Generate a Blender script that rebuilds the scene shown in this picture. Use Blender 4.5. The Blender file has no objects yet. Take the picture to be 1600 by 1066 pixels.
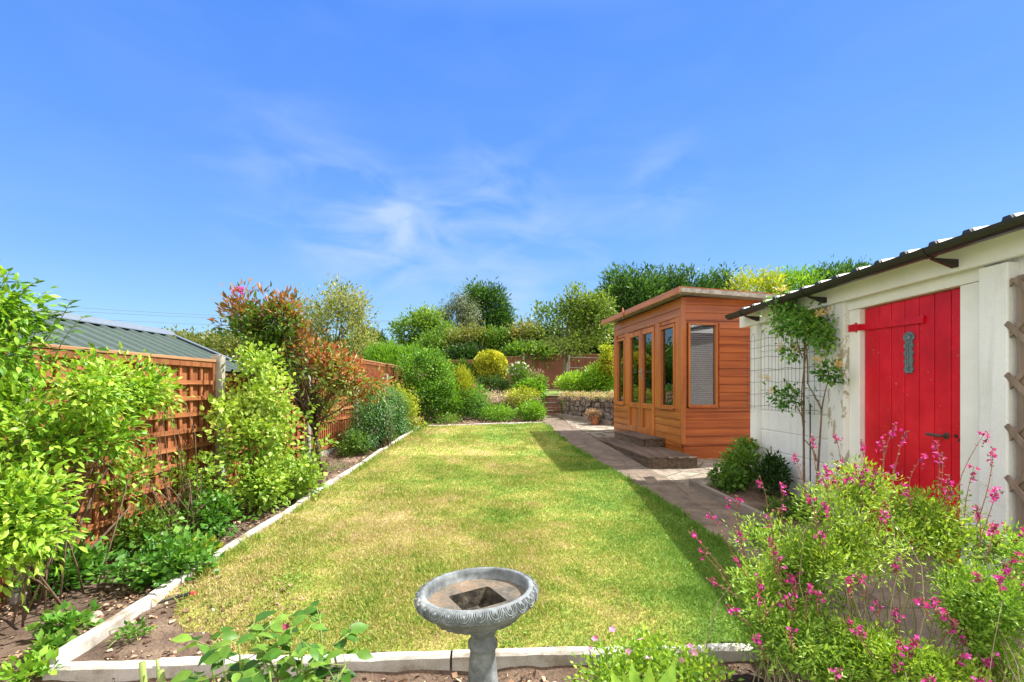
import bpy, math, random
import numpy as np
from mathutils import Vector, Matrix
R = math.radians
random.seed(7); rng = np.random.default_rng(11)
scene = bpy.context.scene
col = scene.collection

# ------------------------------------------------------------------ camera, sky, sun, exposure
F = 758.0; CX, CY = 800.0, 606.0; EYE = 1.4; SL = 0.058
cam_d = bpy.data.cameras.new("camera"); cam = bpy.data.objects.new("camera", cam_d); col.objects.link(cam)
cam.location = (0, 0, EYE); cam.rotation_euler = (R(90), 0, 0)
cam_d.sensor_width = 36; cam_d.lens = 36 * F / 1600; cam_d.shift_y = (CY - 533) / 1600
cam_d.clip_start = .05; cam_d.clip_end = 3000
scene.camera = cam
SUN = Vector((.68, .2, 1.0)).normalized()
elev = math.asin(SUN.z); azim = math.atan2(SUN.x, SUN.y)
w = bpy.data.worlds.new("World"); scene.world = w; w.use_nodes = True
nt = w.node_tree; nt.nodes.clear()
def nn(t, ty, **k):
    n = t.nodes.new(ty)
    for a, b in k.items(): setattr(n, a, b)
    return n
out = nn(nt, 'ShaderNodeOutputWorld'); bg = nn(nt, 'ShaderNodeBackground'); bg.inputs[1].default_value = .13
sky = nn(nt, 'ShaderNodeTexSky', sky_type='NISHITA', sun_disc=False, sun_elevation=elev, sun_rotation=azim)
sky.air_density = 1.0; sky.dust_density = .35; sky.ozone_density = 2.2; sky.altitude = 0
tc = nn(nt, 'ShaderNodeTexCoord')
hs = nn(nt, 'ShaderNodeHueSaturation'); hs.inputs['Saturation'].default_value = 1.3; hs.inputs['Value'].default_value = 1.0
nt.links.new(sky.outputs[0], hs.inputs['Color'])
# deep clear blue low down, paler overhead as added fill out of view
EXPO = 1.25; KS = 2 ** EXPO * .13
sxy = nn(nt, 'ShaderNodeSeparateXYZ'); nt.links.new(tc.outputs['Generated'], sxy.inputs[0])
gr_ = nn(nt, 'ShaderNodeValToRGB'); nt.links.new(sxy.outputs[2], gr_.inputs[0]); ge = gr_.color_ramp.elements
while len(ge) < 7: ge.new(.5)
for i_, (p_, c_) in enumerate(((0, (.50, .72, .95)), (.10, (.36, .66, .98)), (.22, (.24, .50, 1.0)), (.40, (.15, .37, 1.0)), (.60, (.105, .30, .98)), (.74, (.3, .5, 1.0)), (.9, (.5, .7, 1.1)))):
    ge[i_].position = p_; ge[i_].color = (*c_, 1)
sc_ = nn(nt, 'ShaderNodeVectorMath', operation='SCALE'); sc_.inputs['Scale'].default_value = 1 / KS; nt.links.new(gr_.outputs[0], sc_.inputs[0])
mxs = nn(nt, 'ShaderNodeMixRGB'); mxs.inputs[0].default_value = .85; nt.links.new(hs.outputs[0], mxs.inputs[1]); nt.links.new(sc_.outputs[0], mxs.inputs[2])
# added bright fill in the unseen sky behind the camera and overhead
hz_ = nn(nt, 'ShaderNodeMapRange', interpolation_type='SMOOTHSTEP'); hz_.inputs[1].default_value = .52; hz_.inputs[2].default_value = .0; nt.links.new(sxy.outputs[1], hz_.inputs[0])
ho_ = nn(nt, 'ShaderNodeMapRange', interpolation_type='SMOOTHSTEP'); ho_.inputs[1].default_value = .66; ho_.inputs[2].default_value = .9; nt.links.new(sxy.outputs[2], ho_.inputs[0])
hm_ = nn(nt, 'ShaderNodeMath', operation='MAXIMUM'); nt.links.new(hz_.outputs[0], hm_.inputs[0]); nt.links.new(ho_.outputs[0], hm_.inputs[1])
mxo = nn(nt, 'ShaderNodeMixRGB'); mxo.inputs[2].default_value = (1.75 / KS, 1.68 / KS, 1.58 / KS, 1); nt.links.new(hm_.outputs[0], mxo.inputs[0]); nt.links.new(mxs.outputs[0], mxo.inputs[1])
# thin wisps of cloud
mp = nn(nt, 'ShaderNodeMapping'); mp.inputs['Scale'].default_value = (2.2, 2.2, 5.5); mp.inputs['Rotation'].default_value = (0, R(-18), 0)
nz = nn(nt, 'ShaderNodeTexNoise'); nz.inputs['Scale'].default_value = 2.6; nz.inputs['Detail'].default_value = 6; nz.inputs['Roughness'].default_value = .5; nz.inputs['Distortion'].default_value = .5
cr = nn(nt, 'ShaderNodeMapRange'); cr.inputs[1].default_value = .40; cr.inputs[2].default_value = .76
def blob(px, py, k0, k1):
    d = Vector((px - CX, F, CY - py)).normalized()
    dp = nn(nt, 'ShaderNodeVectorMath', operation='DISTANCE'); dp.inputs[1].default_value = d
    nt.links.new(tc.outputs['Generated'], dp.inputs[0])
    m = nn(nt, 'ShaderNodeMapRange', interpolation_type='SMOOTHSTEP'); m.inputs[1].default_value = k0; m.inputs[2].default_value = k1; m.inputs[3].default_value = 1; m.inputs[4].default_value = 0
    nt.links.new(dp.outputs['Value'], m.inputs[0]); return m.outputs[0]
def mth(op, a, b):
    m = nn(nt, 'ShaderNodeMath', operation=op)
    for i, v in enumerate((a, b)):
        if isinstance(v, (int, float)): m.inputs[i].default_value = v
        else: nt.links.new(v, m.inputs[i])
    return m.outputs[0]
mask = mth('ADD', mth('MULTIPLY', blob(600, 375, 0, .19), 1.2), mth('MULTIPLY', blob(470, 300, 0, .22), .4))
mask = mth('ADD', mask, mth('MULTIPLY', blob(760, 320, 0, .16), .7)); mask = mth('ADD', mask, mth('MULTIPLY', blob(1040, 290, 0, .12), .45))
mask = mth('ADD', mask, mth('MULTIPLY', blob(850, 440, 0, .35), .5)); mask = mth('ADD', mask, .05)
nt.links.new(tc.outputs['Generated'], mp.inputs[0]); nt.links.new(mp.outputs[0], nz.inputs['Vector']); nt.links.new(nz.outputs[0], cr.inputs[0])
cl = mth('MINIMUM', mth('MULTIPLY', cr.outputs[0], mask), .75)
mx = nn(nt, 'ShaderNodeMixRGB'); mx.inputs[2].default_value = (.62 / KS, .78 / KS, 1.05 / KS, 1)
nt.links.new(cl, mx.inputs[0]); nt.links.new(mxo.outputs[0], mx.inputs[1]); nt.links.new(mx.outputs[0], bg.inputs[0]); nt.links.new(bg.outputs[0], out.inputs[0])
sd = bpy.data.lights.new("sun", 'SUN'); sd.energy = 4.3; sd.angle = R(.5); sd.color = (1, .955, .88)
sun = bpy.data.objects.new("sun", sd); col.objects.link(sun); sun.rotation_euler = (-SUN).to_track_quat('-Z', 'Y').to_euler(); sun.location = (6, 3, 9)
vs = scene.view_settings; vs.view_transform = 'Standard'; vs.look = 'None'; vs.exposure = EXPO; vs.gamma = 1
scene.cycles.max_bounces = 7; scene.cycles.transparent_max_bounces = 6; scene.cycles.diffuse_bounces = 4

# ------------------------------------------------------------------ helpers
def gnd(y): return SL * y
def G(px, py):                                  # picture point -> point on the sloping garden
    d = F * EYE / (py - (CY - SL * F)); return ((px - CX) * d / F, d, gnd(d))
def P(px, py, d): return ((px - CX) * d / F, d, EYE + (CY - py) * d / F)
ORG = {}
def tag(o, label=None, cat=None, group=None, kind=None):
    if label: o['label'] = label
    if cat: o['category'] = cat
    if group: o['group'] = group
    if kind: o['kind'] = kind
    return o
def thing(name, label, cat, loc, group=None, rz=0):
    o = bpy.data.objects.new(name, None); col.objects.link(o); o.empty_display_size = .1
    o.location = loc; o.rotation_euler = (0, 0, rz); ORG[o.name] = (Vector(loc), rz)
    return tag(o, label, cat, group)
def link(name, verts, faces, mat, parent=None, origin=None, local=False, smooth=False, bevel=0, var=None, subd=0):
    me = bpy.data.meshes.new(name)
    verts = np.asarray(verts, dtype=np.float64).reshape(-1, 3)
    if origin is None and not local:
        if parent is not None: origin = ORG[parent.name][0]
        else:
            lo, hi = verts.min(0), verts.max(0); origin = Vector(((lo[0] + hi[0]) / 2, (lo[1] + hi[1]) / 2, lo[2]))
    if local: origin = Vector((0, 0, 0)) if origin is None else origin
    sub = Vector((0, 0, 0)) if local else origin
    v = verts - np.array(sub)
    if isinstance(faces, np.ndarray):
        n, k = faces.shape
        me.vertices.add(len(v)); me.vertices.foreach_set('co', v.astype(np.float32).ravel())
        me.loops.add(n * k); me.loops.foreach_set('vertex_index', faces.astype(np.int32).ravel())
        me.polygons.add(n); me.polygons.foreach_set('loop_start', (np.arange(n) * k).astype(np.int32))
        me.update(calc_edges=True)
        if var is not None:
            a = me.attributes.new('var', 'FLOAT', 'FACE'); a.data.foreach_set('value', var.astype(np.float32))
    else:
        me.from_pydata([tuple(x) for x in v], [], faces); me.update()
    if smooth: me.shade_smooth()
    me.materials.append(mat)
    o = bpy.data.objects.new(name, me); col.objects.link(o)
    if parent is not None:
        o.parent = parent
        if local: ORG[o.name] = ORG[parent.name]
        else: ORG[o.name] = (Vector(origin), 0)
    else:
        o.location = origin; ORG[o.name] = (Vector(origin), 0)
    if bevel:
        m = o.modifiers.new('bevel', 'BEVEL'); m.width = bevel; m.segments = 2; m.limit_method = 'ANGLE'
    if subd:
        m = o.modifiers.new('sub', 'SUBSURF'); m.levels = subd; m.render_levels = subd
    return o
class MB:
    def __init__(s): s.v = []; s.f = []
    def add(s, vs, fs):
        b = len(s.v); s.v += [tuple(x) for x in vs]; s.f += [tuple(i + b for i in f) for f in fs]; return s
    def box(s, x0, x1, y0, y1, z0, z1):
        return s.add([(x0, y0, z0), (x1, y0, z0), (x1, y1, z0), (x0, y1, z0), (x0, y0, z1), (x1, y0, z1), (x1, y1, z1), (x0, y1, z1)],
                     [(0, 3, 2, 1), (4, 5, 6, 7), (0, 1, 5, 4), (1, 2, 6, 5), (2, 3, 7, 6), (3, 0, 4, 7)])
    def bar(s, a, b, wd, ht, up=(0, 0, 1)):      # rectangular bar from a to b
        a, b = Vector(a), Vector(b); d = (b - a).normalized(); u = Vector(up); sd_ = d.cross(u).normalized(); u = sd_.cross(d)
        vs_ = []
        for p in (a, b):
            for i, j in ((-1, -1), (1, -1), (1, 1), (-1, 1)): vs_.append(p + sd_ * wd / 2 * i + u * ht / 2 * j)
        return s.add(vs_, [(0, 1, 2, 3), (7, 6, 5, 4), (0, 4, 5, 1), (1, 5, 6, 2), (2, 6, 7, 3), (3, 7, 4, 0)])
    def tube(s, pts, rad, n=6):
        pts = [Vector(p) for p in pts]; m = len(pts)
        if isinstance(rad, (int, float)): rad = [rad] * m
        vs_ = []; pu = None
        for i, p in enumerate(pts):
            d = (pts[min(i + 1, m - 1)] - pts[max(i - 1, 0)])
            if d.length < 1e-9: d = Vector((0, 0, 1))
            d.normalize()
            u = d.cross(Vector((.31, .95, .1))) if pu is None else pu - d * pu.dot(d)
            if u.length < 1e-4: u = d.cross(Vector((1, 0, 0)))
            u.normalize(); pu = u; q = d.cross(u)
            for k in range(n):
                a = 2 * math.pi * k / n; vs_.append(p + (u * math.cos(a) + q * math.sin(a)) * rad[i])
        fs = [(i * n + k, i * n + (k + 1) % n, (i + 1) * n + (k + 1) % n, (i + 1) * n + k) for i in range(m - 1) for k in range(n)]
        fs += [tuple(range(n))[::-1], tuple((m - 1) * n + k for k in range(n))]
        return s.add(vs_, fs)
    def lathe(s, prof, c=(0, 0, 0), n=32, fn=None):
        vs_ = []
        for r, z in prof:
            for k in range(n):
                a = 2 * math.pi * k / n; rr = r if fn is None else fn(r, z, a)
                vs_.append((c[0] + rr * math.cos(a), c[1] + rr * math.sin(a), c[2] + z))
        m = len(prof)
        fs = [(i * n + k, i * n + (k + 1) % n, (i + 1) * n + (k + 1) % n, (i + 1) * n + k) for i in range(m - 1) for k in range(n)]
        fs += [tuple(range(n))[::-1], tuple((m - 1) * n + k for k in range(n))]
        return s.add(vs_, fs)
    def prism(s, poly, z0, z1):                 # poly in x,y ; extruded in z
        n = len(poly)
        return s.add([(x, y, z0) for x, y in poly] + [(x, y, z1) for x, y in poly],
                     [tuple(range(n))[::-1], tuple(range(n, 2 * n))] + [(i, (i + 1) % n, n + (i + 1) % n, n + i) for i in range(n)])
    def prof_y(s, poly, y0, y1):                # poly in x,z ; extruded along y
        n = len(poly)
        return s.add([(x, y0, z) for x, z in poly] + [(x, y1, z) for x, z in poly],
                     [tuple(range(n)), tuple(range(n, 2 * n))[::-1]] + [(i, n + i, n + (i + 1) % n, (i + 1) % n) for i in range(n)])
    def prof_x(s, poly, x0, x1):                # poly in y,z ; extruded along x
        n = len(poly)
        return s.add([(x0, y, z) for y, z in poly] + [(x1, y, z) for y, z in poly],
                     [tuple(range(n))[::-1], tuple(range(n, 2 * n))] + [(i, (i + 1) % n, n + (i + 1) % n, n + i) for i in range(n)])
    def build(s, name, mat, parent=None, **k): return link(name, s.v, s.f, mat, parent, **k)

def hsh(ix, iy, iz, sd_):
    h = (ix * 374761393 + iy * 668265263 + iz * 2147483647 + sd_ * 974711) & 0xffffffff
    h = ((h ^ (h >> 13)) * 1274126177) & 0xffffffff
    return ((h ^ (h >> 16)) & 0xffff) / 65535.0
def vnoise(p, sd_=0):
    p = np.asarray(p, float); i = np.floor(p).astype(np.int64); f = p - i; f = f * f * (3 - 2 * f); r = 0
    for a in (0, 1):
        for b in (0, 1):
            for c in (0, 1):
                wt = (f[:, 0] if a else 1 - f[:, 0]) * (f[:, 1] if b else 1 - f[:, 1]) * (f[:, 2] if c else 1 - f[:, 2])
                r = r + wt * hsh(i[:, 0] + a, i[:, 1] + b, i[:, 2] + c, sd_)
    return r
def fbm(p, sd_=0, o=3):
    p = np.asarray(p, float); r = 0; a = .5; t = 0
    for k in range(o): r = r + a * vnoise(p * 2 ** k, sd_ + k); t += a; a *= .5
    return r / t

# ------------------------------------------------------------------ materials
def mat(name): m = bpy.data.materials.new(name); m.use_nodes = True; t = m.node_tree; return m, t, t.nodes['Principled BSDF']
def ramp(t, fac, stops):
    r = nn(t, 'ShaderNodeValToRGB'); e = r.color_ramp.elements
    while len(e) < len(stops): e.new(.5)
    for i, (p, c) in enumerate(stops): e[i].position = p; e[i].color = (*c, 1)
    t.links.new(fac, r.inputs[0]); return r.outputs[0]
def noise(t, scale, det=4, rough=.6, vec=None, stretch=None, coord='Object', dist=0):
    n = nn(t, 'ShaderNodeTexNoise'); n.inputs['Scale'].default_value = scale; n.inputs['Detail'].default_value = det; n.inputs['Roughness'].default_value = rough; n.inputs['Distortion'].default_value = dist
    if vec is None:
        if coord == 'World': vec = nn(t, 'ShaderNodeNewGeometry').outputs['Position']
        else: vec = nn(t, 'ShaderNodeTexCoord').outputs[coord]
    if stretch:
        m = nn(t, 'ShaderNodeMapping'); m.inputs['Scale'].default_value = stretch; t.links.new(vec, m.inputs[0]); vec = m.outputs[0]
    t.links.new(vec, n.inputs['Vector']); return n.outputs[0]
def mixc(t, fac, a, b, mode='MIX'):
    m = nn(t, 'ShaderNodeMixRGB', blend_type=mode)
    for i, v in enumerate((fac, a, b)):
        if isinstance(v, (int, float)): m.inputs[i].default_value = v
        elif isinstance(v, tuple): m.inputs[i].default_value = (*v, 1)
        else: t.links.new(v, m.inputs[i])
    return m.outputs[0]
def bump(t, b, h, strength=.3, dist=.01):
    n = nn(t, 'ShaderNodeBump'); n.inputs['Strength'].default_value = strength; n.inputs['Distance'].default_value = dist
    t.links.new(h, n.inputs['Height']); t.links.new(n.outputs[0], b.inputs['Normal'])
def noisy(name, stops, scale=8, det=5, rough=.8, bs=.3, bd=.01, stretch=None, coord='Object', spec=.3, fine=None, lo=.3, hi=.7, metal=0, dist=0):
    m, t, b = mat(name); n = noise(t, scale, det, .62, stretch=stretch, coord=coord, dist=dist)
    k = len(stops); st = [(lo + (hi - lo) * i / max(1, k - 1), c) for i, c in enumerate(stops)]
    c = ramp(t, n, st)
    if fine:
        n2 = noise(t, fine[0], 4, .7, coord=coord); c = mixc(t, fine[1], c, ramp(t, n2, [(.3, (.25,) * 3), (.7, (1,) * 3)]), 'MULTIPLY'); h = n2
    else: h = n
    t.links.new(c, b.inputs['Base Color']); b.inputs['Roughness'].default_value = rough; b.inputs['Specular IOR Level'].default_value = spec; b.inputs['Metallic'].default_value = metal
    if bs: bump(t, b, h, bs, bd)
    return m
def leafmat(name, c0, c1, c2, transl=.35, rough=.42):
    m, t, b = mat(name); a = nn(t, 'ShaderNodeAttribute', attribute_name='var')
    c = ramp(t, a.outputs['Fac'], [(.1, c0), (.5, c1), (.92, c2)])
    c = mixc(t, 1.0, c, ramp(t, noise(t, 42, 3, .6), [(.3, (.72, .74, .7)), (.55, (1, 1, 1)), (.7, (1.15, 1.1, 1.0))]), 'MULTIPLY')
    t.links.new(c, b.inputs['Base Color']); b.inputs['Roughness'].default_value = rough; b.inputs['Specular IOR Level'].default_value = .35
    tr = nn(t, 'ShaderNodeBsdfTranslucent'); t.links.new(mixc(t, 1.0, c, (1.25, 1.15, .55), 'MULTIPLY'), tr.inputs[0])
    ms = nn(t, 'ShaderNodeMixShader'); ms.inputs[0].default_value = transl
    t.links.new(b.outputs[0], ms.inputs[1]); t.links.new(tr.outputs[0], ms.inputs[2]); t.links.new(ms.outputs[0], t.nodes['Material Output'].inputs[0])
    return m
def plain(name, c, rough=.6, spec=.4, metal=0, var_=.12, scale=30):
    lo = tuple(x * (1 - var_) for x in c); hi = tuple(min(1, x * (1 + var_)) for x in c)
    return noisy(name, [lo, hi], scale, 4, rough, .08, .004, spec=spec, metal=metal)
def wood(name, stops, axis=2, scale=6, rough=.6, spec=.35, boards=None):
    """boards: stretch of a slow noise that gives each board its own tone"""
    st = [22, 22, 22]; st[axis] = 1.2
    m, t, b = mat(name); n = noise(t, scale / 6, 6, .65, stretch=tuple(st)); k = len(stops)
    c = ramp(t, n, [(.3 + .4 * i / (k - 1), s_) for i, s_ in enumerate(stops)])
    n2 = noise(t, 1.6, 3, .5); c = mixc(t, .55, c, ramp(t, n2, [(.3, (.62,) * 3), (.7, (1,) * 3)]), 'MULTIPLY')
    if boards:
        n3 = noise(t, 1, 1, .5, stretch=boards); c = mixc(t, 1.0, c, ramp(t, n3, [(.32, (.8, .76, .74)), (.5, (.95, .94, .93)), (.66, (1.08, 1.06, 1.05))]), 'MULTIPLY')
        kn = nn(t, 'ShaderNodeTexVoronoi'); kn.inputs['Scale'].default_value = 5.5; t.links.new(nn(t, 'ShaderNodeTexCoord').outputs['Object'], kn.inputs[0])
        c = mixc(t, 1.0, c, ramp(t, kn.outputs['Distance'], [(.02, (.42, .34, .3)), (.055, (1, 1, 1))]), 'MULTIPLY')
    t.links.new(c, b.inputs['Base Color']); b.inputs['Roughness'].default_value = rough; b.inputs['Specular IOR Level'].default_value = spec
    bump(t, b, n, .25, .004); return m
M = {}
M['bark'] = noisy('bark', [(.07, .045, .03), (.2, .15, .11)], 14, 5, .9, .6, .01, stretch=(3, 3, .6))
M['twig'] = noisy('twig', [(.1, .06, .035), (.24, .17, .11)], 20, 4, .85, .3)
M['salvia_stem'] = plain('salvia_stem', (.3, .26, .15), .8)
M['redstem'] = plain('redstem', (.28, .12, .09), .6)
M['greenstem'] = plain('greenstem', (.2, .26, .06), .6)
M['concrete'] = noisy('concrete', [(.25, .2, .15), (.44, .41, .36), (.56, .54, .5), (.6, .58, .55)], 4, 9, .9, .35, .006, fine=(140, .45), coord='World', lo=.34, hi=.62)
M['post_concrete'] = noisy('post_concrete', [(.3, .28, .23), (.5, .47, .42)], 6, 6, .9, .25, .004, fine=(120, .35))
M['fence'] = wood('fence', [(.17, .055, .022), (.29, .105, .042), (.42, .165, .07)], 2, boards=(9, 9, .2))
M['lattice'] = wood('lattice', [(.24, .08, .03), (.40, .15, .06), (.53, .235, .105)], 1, boards=(3, 3, 7))
M['backfence'] = wood('backfence', [(.12, .04, .03), (.22, .075, .05), (.3, .11, .07)], 2)
M['capw'] = wood('capw', [(.3, .14, .07), (.5, .28, .15)], 1)
M['pine'] = wood('pine', [(.28, .05, .008), (.46, .105, .016), (.56, .16, .028)], 0, rough=.36, spec=.5, boards=(.25, .25, 8.9))
M['pine_y'] = wood('pine_y', [(.32, .085, .02), (.46, .15, .032), (.55, .21, .05)], 1, rough=.38, spec=.5, boards=(.25, .25, 8.9))
M['pine_z'] = wood('pine_z', [(.36, .09, .018), (.5, .15, .03), (.6, .21, .045)], 2, rough=.38, spec=.5, boards=(5, 5, .3))
M['deck'] = wood('deck', [(.06, .04, .03), (.13, .09, .065), (.2, .145, .105)], 1, rough=.85)
M['greywood'] = wood('greywood', [(.2, .14, .11), (.36, .27, .21)], 2, rough=.85)
M['edgewood'] = wood('edgewood', [(.16, .13, .11), (.32, .27, .23)], 1, rough=.9)
M['felt'] = noisy('felt', [(.2, .16, .13), (.46, .42, .37)], 12, 5, .9, .3)
M['roof_green'] = plain('roof_green', (.06, .09, .08), .5, .4)
M['roof_cap'] = plain('roof_cap', (.13, .16, .2), .45, .5)
M['white'] = noisy('white', [(.62, .61, .56), (.8, .8, .79), (.86, .86, .86), (.87, .87, .88)], 2.6, 8, .8, .3, .004, fine=(60, .12), lo=.25, hi=.7)
t = M['white'].node_tree; b = t.nodes['Principled BSDF']; src = b.inputs['Base Color'].links[0].from_socket
sp_ = nn(t, 'ShaderNodeSeparateXYZ'); t.links.new(nn(t, 'ShaderNodeNewGeometry').outputs['Position'], sp_.inputs[0])
low = nn(t, 'ShaderNodeMapRange'); low.inputs[1].default_value = .75; low.inputs[2].default_value = .25; t.links.new(sp_.outputs[2], low.inputs[0])
q1 = nn(t, 'ShaderNodeMath', operation='MULTIPLY'); t.links.new(noise(t, 9, 7, .75, coord='World'), q1.inputs[0]); t.links.new(low.outputs[0], q1.inputs[1])
c = mixc(t, ramp(t, q1.outputs[0], [(.25, (0,) * 3), (.62, (.6,) * 3)]), src, (.34, .3, .22))
stk = noise(t, 9, 5, .6, coord='World', stretch=(1, 1.6, .1)); c = mixc(t, ramp(t, stk, [(.56, (0,) * 3), (.72, (.3,) * 3)]), c, (.45, .42, .36))
t.links.new(c, b.inputs['Base Color'])
M['white_gloss'] = noisy('white_gloss', [(.78, .77, .73), (.87, .86, .83)], 4, 4, .5, .1, .003)
M['black_pvc'] = plain('black_pvc', (.02, .017, .017), .3, .5)
M['sheet'] = plain('sheet', (.72, .73, .74), .4, .5)
M['brick'] = None
M['clay'] = noisy('clay', [(.36, .13, .06), (.5, .2, .1)], 10, 4, .8, .2)
M['soilball'] = noisy('soilball', [(.012, .008, .006), (.05, .03, .02)], 40, 6, .95, .9, .02)
M['well_shade_mould'] = noisy('well_shade_mould', [(.02, .018, .014), (.07, .06, .045), (.2, .17, .13)], 34, 7, .9, .5, .006, fine=(120, .5))  # grime of the bath's well, with the recess shade put into its colour
M['stone_grey'] = noisy('stone_grey', [(.3, .22, .18), (.5, .4, .34)], 9, 5, .9, .5, .01)
M['wire'] = plain('wire', (.03, .05, .045), .5, .4)
M['iron'] = plain('iron', (.09, .06, .05), .6, .4)
M['line'] = plain('line', (.12, .12, .13), .6)
M['blind'] = plain('blind', (.62, .54, .6), .6)
M['dark_in'] = plain('dark_in', (.05, .03, .025), .8)
M['floor_in'] = plain('floor_in', (.18, .1, .06), .7)
M['chrome'] = plain('chrome', (.55, .55, .56), .3, .5, metal=.9)
M['pewter'] = noisy('pewter', [(.07, .1, .11), (.24, .3, .31)], 60, 5, .5, .5, .004, metal=.35)
M['green_wall'] = plain('green_wall', (.05, .1, .075), .5)
M['black'] = plain('black', (.02, .02, .02), .4)
M['red_plastic'] = plain('red_plastic', (.6, .04, .03), .4)
M['magenta'] = leafmat('magenta', (.36, .015, .2), (.66, .03, .38), (.85, .16, .6), .3, .5)
M['maroon'] = leafmat('maroon', (.12, .02, .04), (.2, .03, .06), (.3, .06, .1), .2, .5)
M['pink'] = leafmat('pink', (.75, .2, .45), (.85, .4, .65), (.9, .6, .8), .3, .5)
M['palepink'] = leafmat('palepink', (.34, .22, .16), (.58, .42, .34), (.76, .64, .55), .3, .6)
M['cream'] = leafmat('cream', (.75, .45, .12), (.85, .65, .25), (.9, .82, .55), .3, .5)
M['whitefl'] = leafmat('whitefl', (.75, .75, .7), (.85, .85, .8), (.9, .9, .88), .3, .5)
M['redfl'] = leafmat('redfl', (.6, .05, .01), (.8, .1, .02), (.85, .25, .05), .3, .5)
M['yellowfl'] = leafmat('yellowfl', (.7, .5, .05), (.8, .65, .1), (.85, .75, .3), .3, .5)

m, t, b = mat('glass'); b.inputs['Base Color'].default_value = (.9, .92, .93, 1); b.inputs['Roughness'].default_value = .02
gl = nn(t, 'ShaderNodeBsdfGlossy'); gl.inputs['Roughness'].default_value = .015; gl.inputs[0].default_value = (.9, .93, .95, 1)
tp = nn(t, 'ShaderNodeBsdfTransparent'); tp.inputs[0].default_value = (.86, .88, .87, 1); fr = nn(t, 'ShaderNodeFresnel'); fr.inputs[0].default_value = 1.8
ad = nn(t, 'ShaderNodeMath', operation='ADD'); ad.inputs[1].default_value = .04; t.links.new(fr.outputs[0], ad.inputs[0])
ms = nn(t, 'ShaderNodeMixShader'); t.links.new(ad.outputs[0], ms.inputs[0]); t.links.new(tp.outputs[0], ms.inputs[1]); t.links.new(gl.outputs[0], ms.inputs[2])
t.links.new(ms.outputs[0], t.nodes['Material Output'].inputs[0]); M['glass'] = m

# red door paint
m, t, b = mat('red_paint'); n = noise(t, 14, 5, .65, stretch=(1, 1, .4)); n2 = noise(t, 2.5, 4)
c = mixc(t, 1.0, ramp(t, n2, [(.3, (.5, .004, .018)), (.5, (.68, .006, .024)), (.7, (.8, .016, .036))]), ramp(t, n, [(.3, (.85,) * 3), (.7, (1,) * 3)]), 'MULTIPLY')
t.links.new(c, b.inputs['Base Color']); sp_ = nn(t, 'ShaderNodeSeparateXYZ'); t.links.new(nn(t, 'ShaderNodeNewGeometry').outputs['Position'], sp_.inputs[0])
low = nn(t, 'ShaderNodeMapRange'); low.inputs[1].default_value = .62; low.inputs[2].default_value = .17; t.links.new(sp_.outputs[2], low.inputs[0])
gm = noise(t, 22, 6, .75); gq = nn(t, 'ShaderNodeMath', operation='MULTIPLY'); t.links.new(gm, gq.inputs[0]); t.links.new(low.outputs[0], gq.inputs[1]); c = mixc(t, ramp(t, gq.outputs[0], [(.2, (0,) * 3), (.6, (.75,) * 3)]), c, (.18, .05, .04))
chp = noise(t, 38, 3, .5); c = mixc(t, ramp(t, chp, [(.70, (0,) * 3), (.715, (1,) * 3)]), c, (.5, .2, .18))
t.links.new(c, b.inputs['Base Color']); b.inputs['Roughness'].default_value = .4; b.inputs['Specular IOR Level'].default_value = .3; bump(t, b, n, .25, .006); M['red'] = m
# peeling white over render
m, t, b = mat('peeling'); n = noise(t, 5, 8, .72, stretch=(1, 1, .55), dist=.4)
c = ramp(t, n, [(.42, (.38, .34, .25)), (.445, (.5, .46, .38)), (.46, (.76, .75, .72)), (.8, (.84, .84, .82))]); c.node.color_ramp.interpolation = 'LINEAR'
t.links.new(c, b.inputs['Base Color']); b.inputs['Roughness'].default_value = .85; bump(t, b, n, .5, .01); M['peel'] = m
# bird bath stone
m, t, b = mat('bath_stone'); n = noise(t, 9, 8, .7); n2 = noise(t, 90, 4)
c = ramp(t, n, [(.32, (.06, .068, .07)), (.47, (.15, .17, .18)), (.6, (.24, .27, .285)), (.72, (.42, .41, .37))])
c = mixc(t, .4, c, ramp(t, n2, [(.3, (.45,) * 3), (.65, (1,) * 3)]), 'MULTIPLY')
t.links.new(c, b.inputs['Base Color']); b.inputs['Roughness'].default_value = .8; bump(t, b, n2, .3, .004); M['bath'] = m
m, t, b = mat('bath_dirt'); n = noise(t, 7, 8, .7); n2 = noise(t, 70, 4)
c = ramp(t, n, [(.34, (.045, .04, .035)), (.46, (.13, .115, .09)), (.58, (.21, .15, .1)), (.72, (.27, .225, .165))])
c = mixc(t, .6, c, ramp(t, n2, [(.3, (.4,) * 3), (.65, (1,) * 3)]), 'MULTIPLY')
t.links.new(c, b.inputs['Base Color']); b.inputs['Roughness'].default_value = .9; bump(t, b, n2, .4, .006); M['bath_in'] = m
# soil
m, t, b = mat('soil'); n = noise(t, 3.5, 6, .6, coord='World'); n2 = noise(t, 60, 5, .7, coord='World')
c = ramp(t, n, [(.32, (.085, .052, .035)), (.52, (.18, .12, .085)), (.7, (.31, .225, .16))])
c = mixc(t, .75, c, ramp(t, n2, [(.28, (.28,) * 3), (.5, (.8,) * 3), (.72, (1.25, 1.2, 1.1))]), 'MULTIPLY')
t.links.new(c, b.inputs['Base Color']); b.inputs['Roughness'].default_value = .95; bump(t, b, n2, .9, .02); M['soil'] = m
M['chips'] = leafmat('chips', (.09, .05, .035), (.27, .16, .1), (.6, .44, .31), .02, .8)
M['weed'] = leafmat('weed', (.09, .2, .03), (.2, .34, .05), (.36, .46, .08), .3, .6)
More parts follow.
